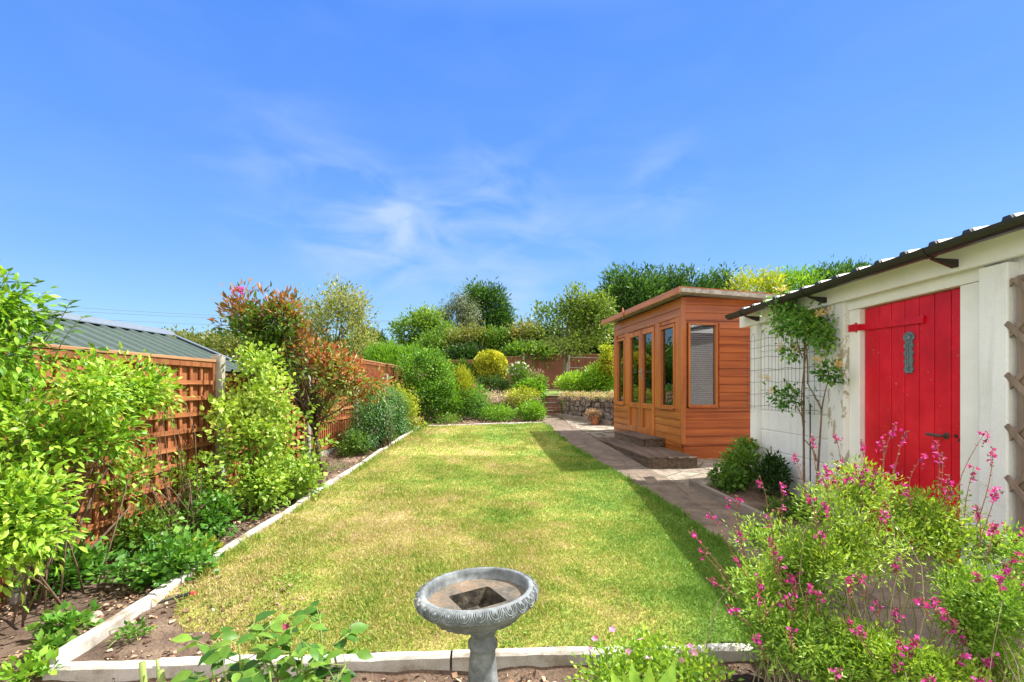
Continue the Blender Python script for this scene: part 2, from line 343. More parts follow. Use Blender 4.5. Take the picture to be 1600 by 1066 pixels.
# lawn: the same patches for the sheet and the blades
def lawncol(t, extra=None):
    pos = nn(t, 'ShaderNodeNewGeometry').outputs['Position']
    n1 = noise(t, 1.15, 5, .62, vec=pos); n2 = noise(t, 5.5, 4, .65, vec=pos)
    sx = nn(t, 'ShaderNodeSeparateXYZ'); t.links.new(pos, sx.inputs[0])
    def mm(op, a, b_):
        q = nn(t, 'ShaderNodeMath', operation=op)
        for i, v in enumerate((a, b_)):
            if isinstance(v, (int, float)): q.inputs[i].default_value = v
            else: t.links.new(v, q.inputs[i])
        return q.outputs[0]
    v = mm('ADD', mm('MULTIPLY', n1, .75), mm('MULTIPLY', n2, .45))
    v = mm('ADD', v, mm('MULTIPLY', sx.outputs[0], .045))       # drier to the left
    v = mm('ADD', v, mm('MULTIPLY', mm('SUBTRACT', sx.outputs[1], 5), .008))
    v = mm('ADD', v, mm('MULTIPLY', mm('MAXIMUM', mm('SUBTRACT', sx.outputs[0], .55), 0.0), .22))     # darker green beside the path: shade put into the colour, moister grass too
    if extra is not None: v = mm('ADD', v, mm('MULTIPLY', mm('SUBTRACT', extra, .5), .32))
    return ramp(t, v, [(.39, (.55, .45, .24)), (.485, (.50, .43, .15)), (.575, (.41, .42, .085)), (.68, (.26, .36, .05)), (.82, (.14, .27, .03))])
m, t, b = mat('lawn'); c = lawncol(t); n2 = noise(t, 90, 4, .7, coord='World')
c = mixc(t, .6, c, ramp(t, n2, [(.3, (.45,) * 3), (.65, (1,) * 3)]), 'MULTIPLY')
t.links.new(c, b.inputs['Base Color']); b.inputs['Roughness'].default_value = .95; bump(t, b, n2, .7, .02); M['lawn'] = m
m, t, b = mat('grass_blade'); a = nn(t, 'ShaderNodeAttribute', attribute_name='var'); c = lawncol(t, a.outputs['Fac'])
t.links.new(c, b.inputs['Base Color']); b.inputs['Roughness'].default_value = .6
tr = nn(t, 'ShaderNodeBsdfTranslucent'); t.links.new(c, tr.inputs[0]); ms = nn(t, 'ShaderNodeMixShader'); ms.inputs[0].default_value = .3
t.links.new(b.outputs[0], ms.inputs[1]); t.links.new(tr.outputs[0], ms.inputs[2]); t.links.new(ms.outputs[0], t.nodes['Material Output'].inputs[0]); M['blade'] = m
M['meadow'] = noisy('meadow', [(.1, .17, .03), (.2, .26, .06), (.28, .3, .1)], 1.5, 6, .95, .5, .02, coord='World', fine=(40, .5))
# paving
def paving(name, sx_, sy_, rot, c_a, c_b, c_m, off=.5, mort=.02):
    m, t, b = mat(name); pos = nn(t, 'ShaderNodeNewGeometry').outputs['Position']
    mp_ = nn(t, 'ShaderNodeMapping'); mp_.inputs['Rotation'].default_value = (0, 0, rot); t.links.new(pos, mp_.inputs[0])
    br = nn(t, 'ShaderNodeTexBrick', offset=off); br.inputs['Scale'].default_value = 1; br.inputs['Brick Width'].default_value = sx_; br.inputs['Row Height'].default_value = sy_
    br.inputs['Mortar Size'].default_value = mort; br.inputs['Mortar Smooth'].default_value = .2; br.inputs['Color1'].default_value = (*c_a, 1); br.inputs['Color2'].default_value = (*c_b, 1); br.inputs['Mortar'].default_value = (*c_m, 1)
    t.links.new(mp_.outputs[0], br.inputs[0]); n = noise(t, 6, 7, .7, vec=pos); n2 = noise(t, 70, 4, .7, vec=pos)
    c = mixc(t, .7, br.outputs[0], ramp(t, n, [(.34, (.35, .33, .3)), (.52, (.9,) * 3), (.68, (1.35, 1.32, 1.25))]), 'MULTIPLY')
    c = mixc(t, .7, c, ramp(t, n2, [(.3, (.45,) * 3), (.65, (1,) * 3)]), 'MULTIPLY')
    t.links.new(c, b.inputs['Base Color']); b.inputs['Roughness'].default_value = .9
    inv = nn(t, 'ShaderNodeMath', operation='SUBTRACT'); inv.inputs[0].default_value = 1; t.links.new(br.outputs['Fac'], inv.inputs[1])
    bump(t, b, inv.outputs[0], .6, .012); return m
M['path'] = paving('path', .6, .45, 0, (.185, .14, .105), (.24, .18, .135), (.11, .09, .06), mort=.007)
m, t, b = mat('crazy'); pos = nn(t, 'ShaderNodeNewGeometry').outputs['Position']; wv = nn(t, 'ShaderNodeVectorMath', operation='MULTIPLY'); wv.inputs[1].default_value = (1, 1, .01)
n = noise(t, 5, 8, .7, vec=pos); n2 = noise(t, 60, 4, .7, vec=pos); t.links.new(pos, wv.inputs[0])
v1 = nn(t, 'ShaderNodeTexVoronoi', feature='DISTANCE_TO_EDGE'); v1.inputs['Scale'].default_value = 2.3; t.links.new(wv.outputs[0], v1.inputs[0])
v2 = nn(t, 'ShaderNodeTexVoronoi'); v2.inputs['Scale'].default_value = 2.3; t.links.new(wv.outputs[0], v2.inputs[0])
c = ramp(t, n, [(.32, (.16, .13, .1)), (.5, (.34, .29, .24)), (.7, (.52, .46, .39))]); gy = nn(t, 'ShaderNodeRGBToBW'); t.links.new(v2.outputs['Color'], gy.inputs[0])
c = mixc(t, 1.0, c, ramp(t, gy.outputs[0], [(.2, (.75, .72, .7)), (.8, (1.1, 1.08, 1.05))]), 'MULTIPLY'); c = mixc(t, .6, c, ramp(t, n2, [(.3, (.5,) * 3), (.65, (1,) * 3)]), 'MULTIPLY')
c = mixc(t, ramp(t, v1.outputs['Distance'], [(.012, (1,) * 3), (.04, (0,) * 3)]), c, (.10, .10, .05))
t.links.new(c, b.inputs['Base Color']); b.inputs['Roughness'].default_value = .9; bump(t, b, v1.outputs['Distance'], .5, .02); M['crazy'] = m
# brick & rubble, in world coordinates
def brickmat(name, ca, cb, cm, bw, bh, axis='xz', rot=0):
    m, t, b = mat(name); pos = nn(t, 'ShaderNodeNewGeometry').outputs['Position']; sx = nn(t, 'ShaderNodeSeparateXYZ'); t.links.new(pos, sx.inputs[0]); cb_ = nn(t, 'ShaderNodeCombineXYZ')
    t.links.new(sx.outputs[0], cb_.inputs[0]); t.links.new(sx.outputs[2], cb_.inputs[1])
    br = nn(t, 'ShaderNodeTexBrick'); br.inputs['Scale'].default_value = 1; br.inputs['Brick Width'].default_value = bw; br.inputs['Row Height'].default_value = bh; br.inputs['Mortar Size'].default_value = .01
    br.inputs['Color1'].default_value = (*ca, 1); br.inputs['Color2'].default_value = (*cb, 1); br.inputs['Mortar'].default_value = (*cm, 1); t.links.new(cb_.outputs[0], br.inputs[0])
    n = noise(t, 12, 5, .7, vec=pos); c = mixc(t, .7, br.outputs[0], ramp(t, n, [(.3, (.5,) * 3), (.7, (1.1,) * 3)]), 'MULTIPLY')
    t.links.new(c, b.inputs['Base Color']); b.inputs['Roughness'].default_value = .9; bump(t, b, n, .4, .01); return m
M['brick'] = brickmat('brick', (.32, .12, .07), (.24, .09, .06), (.3, .26, .22), .22, .075)
M['rubble'] = noisy('rubble', [(.09, .07, .06), (.2, .155, .14), (.5, .45, .41)], 9, 6, .95, .6, .02, fine=(40, .4))

# ------------------------------------------------------------------ foliage machinery
def unit(a): return a / np.maximum(np.linalg.norm(a, axis=1, keepdims=True), 1e-9)
TPL = {
 'q': (np.array([[0, 0, 0], [.45, .5, .0], [1, 0, 0], [.45, -.5, 0]]), np.array([[0, 1, 2, 3]])),
 'l': (np.array([[0, 0, 0], [.42, .5, .06], [1, 0, -.08], [.42, -.5, .06], [.45, 0, -.05]]), np.array([[0, 4, 2, 3], [0, 1, 2, 4]])),
 'L': (np.array([[0, 0, 0], [.28, .42, .07], [.62, .44, .03], [1, 0, -.16], [.62, -.44, .03], [.28, -.42, .07], [.3, 0, 0], [.65, 0, -.03]]),
       np.array([[0, 6, 1, 1], [6, 7, 2, 1], [7, 3, 2, 2], [0, 5, 5, 6], [5, 4, 7, 6], [4, 3, 3, 7]])),
 'b': (np.array([[0, .5, 0], [0, -.5, 0], [.55, -.35, .03], [.55, .35, .03], [1, 0, -.02]]), np.array([[0, 1, 2, 3], [3, 2, 4, 4]])),
}
def leaves(Pp, D, N, Ls, Wr, tpl='l'):
    V, Fq = TPL[tpl]; n = len(Pp); D = unit(D); N = N - D * (N * D).sum(1, keepdims=True); N = unit(N); S = np.cross(N, D)
    Ls = np.broadcast_to(Ls, (n,)); Wr = np.broadcast_to(Wr, (n,))
    v = Pp[:, None] + Ls[:, None, None] * (V[None, :, 0, None] * D[:, None] + (V[None, :, 1] * Wr[:, None])[..., None] * S[:, None] + V[None, :, 2, None] * N[:, None])
    f = (Fq[None] + (np.arange(n) * len(V))[:, None, None]).reshape(-1, Fq.shape[1])
    return v.reshape(-1, 3), f, len(Fq)
def leafobj(name, Pp, D, N, Ls, Wr, var, material, parent, tpl='l', **k):
    v, f, m_ = leaves(Pp, D, N, Ls, Wr, tpl)
    if tpl in ('L', 'b'):                       # repeated corner = triangle
        tri = [tuple(dict.fromkeys(r)) for r in f.tolist()]
        o = link(name, v, tri, material, parent, **k)
        a = o.data.attributes.new('var', 'FLOAT', 'FACE'); a.data.foreach_set('value', np.repeat(var, m_).astype(np.float32)); return o
    return link(name, v, f, material, parent, var=np.repeat(var, m_), **k)
def lobe(px, py, d, rx, ry, rd=None):           # ellipsoid given by where and how large it shows
    c = P(px, py, d); a = rx * d / F; b_ = ry * d / F
    return (np.array(c), np.array([a, rd if rd else a * .85, b_]))
def clusters(lobes, n, gap=.38, freq=2.2, shell=.5, rough=.45, sd_=0):
    wts = np.array([(l[1][0] * l[1][1] + l[1][0] * l[1][2] + l[1][1] * l[1][2]) for l in lobes]); wts = wts / wts.sum()
    idx = rng.choice(len(lobes), size=int(n * 1.7), p=wts); C = np.array([l[0] for l in lobes])[idx]; Rr = np.array([l[1] for l in lobes])[idx]
    d = unit(rng.normal(size=(len(idx), 3))); r = 1 - shell * rng.random(len(idx)) ** 1.3
    r = r * (1 - rough / 2 + rough * fbm(d * 1.9 + idx[:, None] * 7.3 + sd_, sd_) * 1.35) * (1 - .27 * rough)
    c = C + d * Rr * r[:, None]
    r = r
    keep = fbm(c * freq + sd_ * 3.1, sd_ + 5, 2) > gap
    c = c[keep][:n]; return c, unit(d[keep][:n] / Rr[keep][:n])
def foliage(parent, lobes, n, k, rc, size, wr, material, tpl='l', up=.25, out_=.6, gap=.38, freq=2.2, shell=.5, rough=.45, sd_=0, name='foliage', nup=.8, vspread=.22, floor=None, vfreq=1.5):
    c, o = clusters(lobes, n, gap, freq, shell, rough, sd_); N_ = len(c) * k
    cp = np.repeat(c, k, 0); co = np.repeat(o, k, 0)
    off = rng.normal(size=(N_, 3)) * rc; p = cp + off
    D = co * out_ + unit(off) * .7 + rng.normal(size=(N_, 3)) * .3 + np.array([0, 0, up])
    Nn = np.array([0, 0, nup]) + co * .5 + rng.normal(size=(N_, 3)) * .45
    L_ = size * (.6 + .7 * rng.random(N_)); W_ = wr * (.8 + .4 * rng.random(N_))
    var = .5 + vspread * rng.normal(size=N_) + .9 * (fbm(cp * vfreq, sd_ + 9, 2) - .5)
    if floor is not None:
        kk = p[:, 2] > (floor + .01); p, D, Nn, L_, W_, var = p[kk], D[kk], Nn[kk], L_[kk], W_[kk], var[kk]
    leafobj(name, p, D, Nn, L_, W_, np.clip(var, 0, 1), material, parent, tpl)
    return c
def curve(a, b, sag=.15, n=6, jit=.03):
    a, b = np.array(a, float), np.array(b, float); L_ = np.linalg.norm(b - a); off = rng.normal(size=3) * L_ * jit; pts = []
    for i in range(n + 1):
        s_ = i / n; p = a + (b - a) * s_; p = p + off * math.sin(math.pi * s_); p[2] += sag * L_ * math.sin(math.pi * s_); pts.append(p)
    return pts
def stems(parent, base, targets, r0, material, name='branches', n=4, sag=.1, spread=.05, jit=.06, trunk=None, tr=None):
    mb = MB()
    if trunk is not None:
        mb.tube(curve(base, trunk, 0, 5, .03), list(np.linspace(tr, tr * .6, 6)), 8); start = trunk
    for tg in targets:
        if trunk is not None: s_ = np.array(base) + (np.array(trunk) - np.array(base)) * random.uniform(.55, 1)
        else: s_ = np.array(base) + np.append(rng.normal(size=2) * spread, 0)
        mb.tube(curve(s_, tg, sag, 5, jit), list(np.linspace(r0, r0 * .3, 6)), n)
    return mb.build(name, material, parent, smooth=True)
def flower_pts(parent, pts, size, material, petals=5, name='flowers', normal=(0, -.4, 1), jit=.5, wr=.6, cup=.25):
    pts = np.asarray(pts); n = len(pts)
    nr = unit(np.array(normal) + rng.normal(size=(n, 3)) * jit); a = unit(np.cross(nr, rng.normal(size=(n, 3)))); b_ = np.cross(nr, a)
    Pp = np.repeat(pts, petals, 0); th = np.tile(np.arange(petals) * 2 * math.pi / petals, n)[:, None]
    D = np.repeat(a, petals, 0) * np.cos(th) + np.repeat(b_, petals, 0) * np.sin(th) + np.repeat(nr, petals, 0) * cup
    leafobj(name, Pp, D, np.repeat(nr, petals, 0), size * (.8 + .4 * rng.random(n * petals)), wr, np.clip(.5 + .25 * rng.normal(size=n * petals), 0, 1), material, parent, 'l')
def plant(pname, label, cat, base, lobes, n, k, rc, size, wr, material, group=None, branch=12, br=.006, bm='twig', trunk=None, tr=.05, sag=.1, spread=.06, **kw):
    t_ = thing(pname, label, cat, base, group)
    c = foliage(t_, lobes, n, k, rc, size, wr, M[material], **kw)
    if branch:
        sel = c[rng.choice(len(c), min(branch, len(c)), replace=False)]
        stems(t_, base, sel, br, M[bm], 'trunk' if trunk is not None else 'stems', 4, sag, spread, .06, trunk, tr)
    return t_, c

# ------------------------------------------------------------------ ground
def sheet(name, x0, x1, y0, y1, st, zf, material, mask=None, kind='structure'):
    xs = np.arange(x0, x1 + st / 2, st); ys = np.arange(y0, y1 + st / 2, st); X, Y = np.meshgrid(xs, ys); Z = zf(X, Y)
    v = np.stack([X, Y, Z], -1).reshape(-1, 3); nx = len(xs)
    i = (np.arange(len(ys) - 1)[:, None] * nx + np.arange(nx - 1)[None]).ravel(); f = np.stack([i, i + 1, i + nx + 1, i + nx], 1)
    if mask is not None:
        c = v[f].mean(1); f = f[mask(c[:, 0], c[:, 1])]
    return tag(link(name, v, f, material, None, origin=Vector((0, 0, 0)), smooth=True), kind=kind)
def n2d(X, Y, s_, sd_, o=3): return fbm(np.stack([X.ravel() * s_, Y.ravel() * s_, np.zeros(X.size)], 1), sd_, o).reshape(X.shape) - .5
KX0, KX1 = -2.10, -1.90                                         # left edging, near and far
def kx(y): return KX0 + (KX1 - KX0) * (y - 2.2) / 7.8
def kfy(x): return 2.2 + .045 * (x + 2.1)                        # front edging
def bfy(x): return 10.05 + .235 * (x + 1.85)                     # far edging
RE = [(2.2, 1.72), (3.0, 1.68), (3.61, 1.60), (4.11, 1.57), (5.32, 1.40), (6.24, 1.26), (7.29, 1.04), (9, .87), (10.8, .70)]
def rex(y): return np.interp(y, [a for a, _ in RE], [b_ for _, b_ in RE])
PR = [(1.2, 2.3), (3.85, 2.2), (3.9, 2.15), (5.3, 1.95), (5.44, 1.84), (6.1, 1.74), (12.2, 1.05)]
def prx(y): return np.interp(y, [a for a, _ in PR], [b_ for _, b_ in PR])
def soilz(X, Y):
    z = SL * Y + .05 * n2d(X, Y, 3.2, 1) + .03 * n2d(X, Y, 7, 4, 2)
    front = np.clip((kfy(X) - Y) / .05, 0, 1); z = z - .045 * front - .012
    return z
base_z = lambda X, Y: np.minimum(SL * np.maximum(Y, -3), .8) - .2
sheet('ground', -90, 90, -6, 150, 2.0, base_z, M['meadow'])
sheet('soil_bed', -2.95, 3.0, .8, 12.4, .035, soilz, M['soil'], mask=lambda x, y: ((np.hypot(x + 1.95, y - 2.3) < 1.4) | (x < kx(y) + .25) | (y < kfy(x) + .3) | (y > bfy(x) - .1) | (x > 1.9)) & ~((y > 12.0) & (x > .5)))
def bare_(x, y): return np.hypot((x + 1.95) * .8, y - 2.3) + .45 * (fbm(np.stack([x.ravel() * 5, y.ravel() * 5, x.ravel() * 0], 1), 3, 3).reshape(x.shape) - .5)
def lawnz(X, Y): return SL * Y + .012 + .02 * n2d(X, Y, 1.5, 8) - .11 * np.clip((.54 - bare_(X, Y)) / .35, 0, 1)
def inlawn(x, y): return (x > kx(y) + .03) & (y > kfy(x) + .03) & (x < rex(y)) & (y < bfy(x) - .02)
sheet('lawn', -2.1, 1.8, 2.15, 10.9, .04, lawnz, M['lawn'], mask=inlawn)
# path of slabs and the patio of broken paving
def strip(name, pts_l, pts_r, zo, material):
    mb = MB(); n = len(pts_l); th = .04
    top = [(x, y, gnd(y) + zo) for x, y in pts_l] + [(x, y, gnd(y) + zo) for x, y in pts_r]; bot = [(x, y, z - th) for x, y, z in top]
    fs = []
    for i in range(n - 1): fs += [(i, n + i, n + i + 1, i + 1)]
    m_ = 2 * n
    for i in range(n - 1): fs += [(i, i + 1, m_ + i + 1, m_ + i), (n + i + 1, n + i, m_ + n + i, m_ + n + i + 1)]
    fs += [(0, m_, m_ + n, n), (n - 1, n + n - 1, m_ + n + n - 1, m_ + n - 1)]
    return tag(mb.add(top + bot, fs).build(name, material, origin=Vector((0, 0, 0))), kind='structure')
ys_ = [1.25, 2.2, 3.0, 3.61, 3.87, 4.11, 4.7, 5.32, 5.6, 6.24, 7.29, 8, 9, 10, 10.8, 11.6, 12.15]
strip('path', [(float(rex(y)) if y < 10.8 else .7, y) for y in ys_], [((float(prx(y)) if y > 3.87 else 2.98), y) for y in ys_], .018, M['path'])
strip('patio', [(1.87, 5.34), (1.75, 6.1), (1.7, 7.3), (1.6, 8.3), (1.4, 9.4), (1.25, 10.4), (1.2, 11.5)], [(3.6, 5.6), (4.6, 6.1), (4.6, 7.3), (4.4, 8.3), (3.9, 9.4), (2.3, 10.4), (1.3, 11.5)], .010, M['crazy'])
# upper terrace
def tz(y): return 1.2 + max(0, y - 12) * .0175
terr = [(-90, 12.9), (-2.64, 12.9), (-2.64, 12.25), (.72, 12.15), (.72, 12.62), (1.24, 12.62), (1.3, 11.85), (2.25, 10.5), (4.2, 9.9), (8, 9.7), (90, 9.7)]
mb = MB(); n = len(terr); vs_ = [(x, y, 1.19) for x, y in terr] + [(x, 60, 1.19 + .0) for x, y in terr]
tp_ = [(x, y, 1.2) for x, y in terr] + [(x, 24, 1.38) for x, y in terr] + [(x, 150, 1.4) for x, y in terr] + [(x, y, -.1) for x, y in terr]
fs = []
for i in range(n - 1): fs += [(i, i + 1, n + i + 1, n + i), (n + i, n + i + 1, 2 * n + i + 1, 2 * n + i), (i, 3 * n + i, 3 * n + i + 1, i + 1)]
tag(mb.add(tp_, fs).build('terrace', M['meadow'], origin=Vector((0, 0, 0))), kind='structure')

# grass blades
def blades(n, ymin, ymax, hgt):
    y = ymin + (ymax - ymin) * rng.random(n); x = -2.15 + 3.95 * rng.random(n); k = inlawn(x, y)
    x, y = x[k], y[k]; dens = fbm(np.stack([x * 2.4, y * 2.4, x * 0], 1), 21, 3); bare = np.hypot(x + 1.95, y - 2.3)
    k = (rng.random(len(x)) < .35 + dens) & (bare_(x, y) > .44 - .2 * rng.random(len(x))); x, y, dens = x[k], y[k], dens[k]
    n = len(x); z = lawnz(x, y) - .003
    D = np.stack([rng.normal(size=n) * .55, rng.normal(size=n) * .55, .35 + .7 * rng.random(n)], 1)
    tall = np.clip((dens - .5) * 5, 0, 1); L_ = hgt * (.5 + .7 * rng.random(n)) * (1 + .5 * tall)
    return np.stack([x, y, z], 1), D, rng.normal(size=(n, 3)), L_
A = [blades(260000, 2.15, 4.2, .024), blades(190000, 4.2, 7, .024), blades(90000, 7, 10.9, .026)]
Pp, D, Nn, L_ = [np.concatenate(x) for x in zip(*A)]
W_ = .15 + .02 * Pp[:, 1]
g_ = leafobj('grass', Pp, D, Nn, L_, W_, rng.random(len(Pp)), M['blade'], None, 'q', origin=Vector((0, 0, 0)))
tag(g_, 'short sun dried grass blades of the lawn', 'grass', kind='stuff')
# taller tufts along the edging
n = 9000; yy = 2.3 + 8.3 * rng.random(n) ** 1.2; side = rng.random(n) < .5
xx = np.where(side, kx(yy) + .05 + np.abs(rng.normal(size=n)) * .06, rex(yy) - np.abs(rng.normal(size=n)) * .05)
kk = (fbm(np.stack([xx * 3, yy * 3, xx * 0], 1), 5) > .45) & ((yy > 2.7) | ~side); xx, yy = xx[kk], yy[kk]; n = len(xx)
g_ = leafobj('grass_tufts', np.stack([xx, yy, SL * yy], 1), np.stack([rng.normal(size=n) * .5, rng.normal(size=n) * .5, np.ones(n)], 1), rng.normal(size=(n, 3)), .07 * (.5 + rng.random(n)), .09, .7 + .3 * rng.random(n), M['blade'], None, 'q', origin=Vector((0, 0, 0)))
tag(g_, 'longer green grass along the lawn edges', 'grass', kind='stuff')
n = 60000; yy = 2.3 + 8 * rng.random(n) ** 1.3; xx = -2 + 3.6 * rng.random(n); kk = inlawn(xx, yy) & (fbm(np.stack([xx * 3.1, yy * 3.1, xx * 0], 1), 77, 3) > .63) & (bare_(xx, yy) > .5)
xx, yy = xx[kk], yy[kk]; n = len(xx)
g_ = leafobj('lawn_weeds', np.stack([xx, yy, lawnz(xx, yy) + .008], 1), np.stack([rng.normal(size=n), rng.normal(size=n), .5 + .4 * rng.random(n)], 1), np.array([0, 0, 1]) + rng.normal(size=(n, 3)) * .5, .018 * (.6 + .8 * rng.random(n)), .5, .3 + .5 * rng.random(n), M['weed'], None, 'l', origin=Vector((0, 0, 0)))
tag(g_, 'patches of fresh green clover and weeds in the dry lawn', 'weeds', kind='stuff')
# bark chips, clods and dead leaves on the beds
n = 75000; xx = -2.95 + 5.2 * rng.random(n); yy = 1.0 + 10.9 * rng.random(n) ** 1.6
kk = ((xx < kx(yy) - .04) | ((yy < kfy(xx) - .05) & (xx < 2.2)) | ((yy > bfy(xx) + .05) & (xx < .7)) | ((np.hypot(xx + 1.85, yy - 2.4) < .75) & (xx > kx(yy) + .05) & (rng.random(n) < .6))); kk &= fbm(np.stack([xx * 4, yy * 4, xx * 0], 1), 31) > .4
xx, yy = xx[kk], yy[kk]; n = len(xx); zz = soilz(xx[None], yy[None])[0] + .008
zz = np.where((yy > kfy(xx)) & (xx > kx(yy)), np.maximum(zz, lawnz(xx[None], yy[None])[0] + .006), zz)
g_ = leafobj('bark_chips', np.stack([xx, yy, zz], 1), np.stack([rng.normal(size=n), rng.normal(size=n), .25 * rng.normal(size=n)], 1), np.array([0, 0, 1]) + rng.normal(size=(n, 3)) * .6, .010 + .038 * rng.random(n) ** 2.5, .5 + .4 * rng.random(n), rng.random(n), M['chips'], None, 'l', origin=Vector((0, 0, 0)))
tag(g_, 'bark chips and dead leaves scattered over the brown soil beds', 'bark chips', kind='stuff')

# ------------------------------------------------------------------ concrete edging
ORD = ['first', 'second', 'third', 'fourth', 'fifth', 'sixth', 'seventh', 'eighth', 'ninth', 'tenth', 'eleventh']
def edging(a, b, label, group, hgt=.05, wd=.06, drop=.16):
    t1, t2, t3 = random.uniform(-.007, .007), random.uniform(-.007, .007), random.uniform(-.006, .006)
    a, b = Vector((a[0] + t3, a[1], gnd(a[1]) + t1)), Vector((b[0] - t3, b[1], gnd(b[1]) + t2)); L_ = (b - a).length; d = (b - a) / L_; h2 = wd / 2
    n = max(2, int(L_ / .06)); ring = [(-h2, -drop), (h2, -drop), (h2, hgt - .012), (h2 - .012, hgt), (-h2 + .012, hgt), (-h2, hgt - .012)]
    s_ = Vector((d.y, -d.x, 0)).normalized(); vs_ = []; ln = L_ - .006
    for i in range(n + 1):
        p = a + d * (.003 + ln * i / n)
        for j, (u, z) in enumerate(ring):
            q = p + s_ * (u + random.gauss(0, .0013)); vs_.append((q.x, q.y, q.z + z + random.gauss(0, .0013)))
    m_ = 6; fs = [(i * m_ + k, (i + 1) * m_ + k, (i + 1) * m_ + (k + 1) % m_, i * m_ + (k + 1) % m_) for i in range(n) for k in range(m_)] + [tuple(range(m_)), tuple(n * m_ + k for k in range(m_))[::-1]]
    return tag(MB().add(vs_, fs).build('edging_stone', M['concrete']), label, 'edging stone', group)
ey = [2.2, 2.79, 3.70, 4.61, 5.52, 6.43, 7.34, 8.25, 9.16, 10.0]
for i in range(9):
    jx = [0, .015, -.01, .012, -.008, .01, 0, -.01, .01, 0]
    edging((kx(ey[i]) + jx[i], ey[i]), (kx(ey[i + 1]) + jx[i + 1], ey[i + 1]),
           f'{ORD[i]} pale concrete edging stone from the near left corner, between lawn and left fence bed', 'concrete edging along the left bed', hgt=.055 if i == 0 else .045 + .008 * (i % 2))
fx = [-2.1, -1.62, -1.19, -.285, .37, .92, 1.5]
fl = ['soil stained short concrete edging stone at the near left corner of the lawn', 'concrete edging stone of the near row behind the cut rose stubs', 'concrete edging stone of the near row behind the rose leaves, left of the bird bath',
      'concrete edging stone of the near row directly behind the bird bath pedestal', 'concrete edging stone of the near row just left of the cranesbill clump', 'concrete edging stone behind the dark root ball, half hidden by cranesbill']
for i in range(6): edging((fx[i], kfy(fx[i])), (fx[i + 1], kfy(fx[i + 1])), fl[i], 'concrete edging along the near end of the lawn', hgt=.022)
for i in range(3):
    x0, x1 = -1.75 + i * .81, -1.75 + (i + 1) * .81
    edging((x0, bfy(x0)), (x1, bfy(x1)), f'{["left", "middle", "right"][i]} one of three thin edging stones along the far end of the lawn', 'concrete edging along the far end of the lawn', hgt=.035, wd=.05)

# ------------------------------------------------------------------ left fence
def fx_(y): return -2.90 + .026 * (y - 2.83)
FY = [.96, 2.83, 4.70, 6.6, 8.5, 10.35, 12.2]
TOP = [1.68, 1.68, 1.55, 1.55, 1.93, 1.93]
lf = thing('garden_fence', 'brown stepped trellis and slat fence with concrete posts along the left bed', 'fence', (fx_(5), 5, gnd(5)))
for i in range(6):
    y0, y1 = FY[i] + .05, FY[i + 1] - .05; x = fx_((y0 + y1) / 2); zb = gnd(y0) + .02; zt = TOP[i]; gb = .13 if i != 3 else .1
    mb = MB(); ny = int((y1 - y0) / .105); zb2 = gnd(y0) + gb + .003
    for k in range(ny):
        a = y0 + k * (y1 - y0) / ny; o_ = .004 * (k % 2); mb.box(x - .022 + o_, x - .008 + o_, a, a + (y1 - y0) / ny - .012 + .02 * (k % 2), zb2, zt - .03)
    p = mb.build('fence_panel', M['fence'], lf)
    MB().box(x - .025, x + .025, y0 - .02, y1 + .02, zb - .05, gnd(y0) + gb).build('gravel_board', M['post_concrete'] if i > 1 else M['fence'], p, bevel=.004)
    mb = MB()
    for a in (y0, y1 - .04): mb.box(x - .004, x + .034, a, a + .04, zb2, zt - .04)
    mb.box(x - .004, x + .034, y0 + .042, y1 - .042, zb2, zb2 + .05); mb.box(x - .004, x + .034, y0 + .042, y1 - .042, zt - .09, zt - .04)
    mb.build('frame', M['fence'], p, bevel=.003)
    if i < 3:                                   # square trellis
        mb = MB(); nv = 12; z = zb2 + .05
        for k in range(1, nv): a = y0 + .04 + k * (y1 - y0 - .08) / nv; mb.box(x + .002, x + .018, a - .016, a + .016, zb2 + .052, zt - .092)
        nh = 8
        for k in range(1, nh + 1): z = zt - .09 - k * .142; mb.box(x + .020, x + .036, y0 + .042, y1 - .042, z - .017, z + .019)
        mb.build('trellis', M['lattice'], p)
    else:
        mb = MB(); nv = 22; zs = zb2 + (.42 if i == 3 else .5)
        for k in range(1, nv): a = y0 + .04 + k * (y1 - y0 - .08) / nv; mb.box(x + .002, x + .024, a - .014, a + .014, zb2 + .052, zt - .092)
        for z in (zs, zs + .16, zs + .32): mb.box(x + .0265, x + .04, y0 + .042, y1 - .042, z - .02, z + .02)
        mb.build('trellis', M['lattice'], p)
    MB().box(x - .035, x + .042, y0 - .02, y1 + .02, zt - .038, zt - .012).build('capping_rail', M['capw'], p, bevel=.004)
PT = [None, 1.5, 1.72, 1.57, 1.68, 1.70, 1.72]
for i in range(1, 7):
    y = FY[i]; x = fx_(y)
    mb = MB(); z0 = gnd(y) - .1; w_ = .045
    mb.prism([(x - w_, y - w_), (x + w_, y - w_), (x + w_ + .012, y - w_ + .012), (x + w_ + .012, y + w_ - .012), (x + w_, y + w_), (x - w_, y + w_)], z0, PT[i] - .02)
    mb.prism([(x - w_ + .012, y - w_ + .012), (x + w_ - .008, y - w_ + .012), (x + w_ - .008, y + w_ - .012), (x - w_ + .012, y + w_ - .012)], PT[i] - .018, PT[i])
    mb.build('post', M['post_concrete'], lf, bevel=.003)

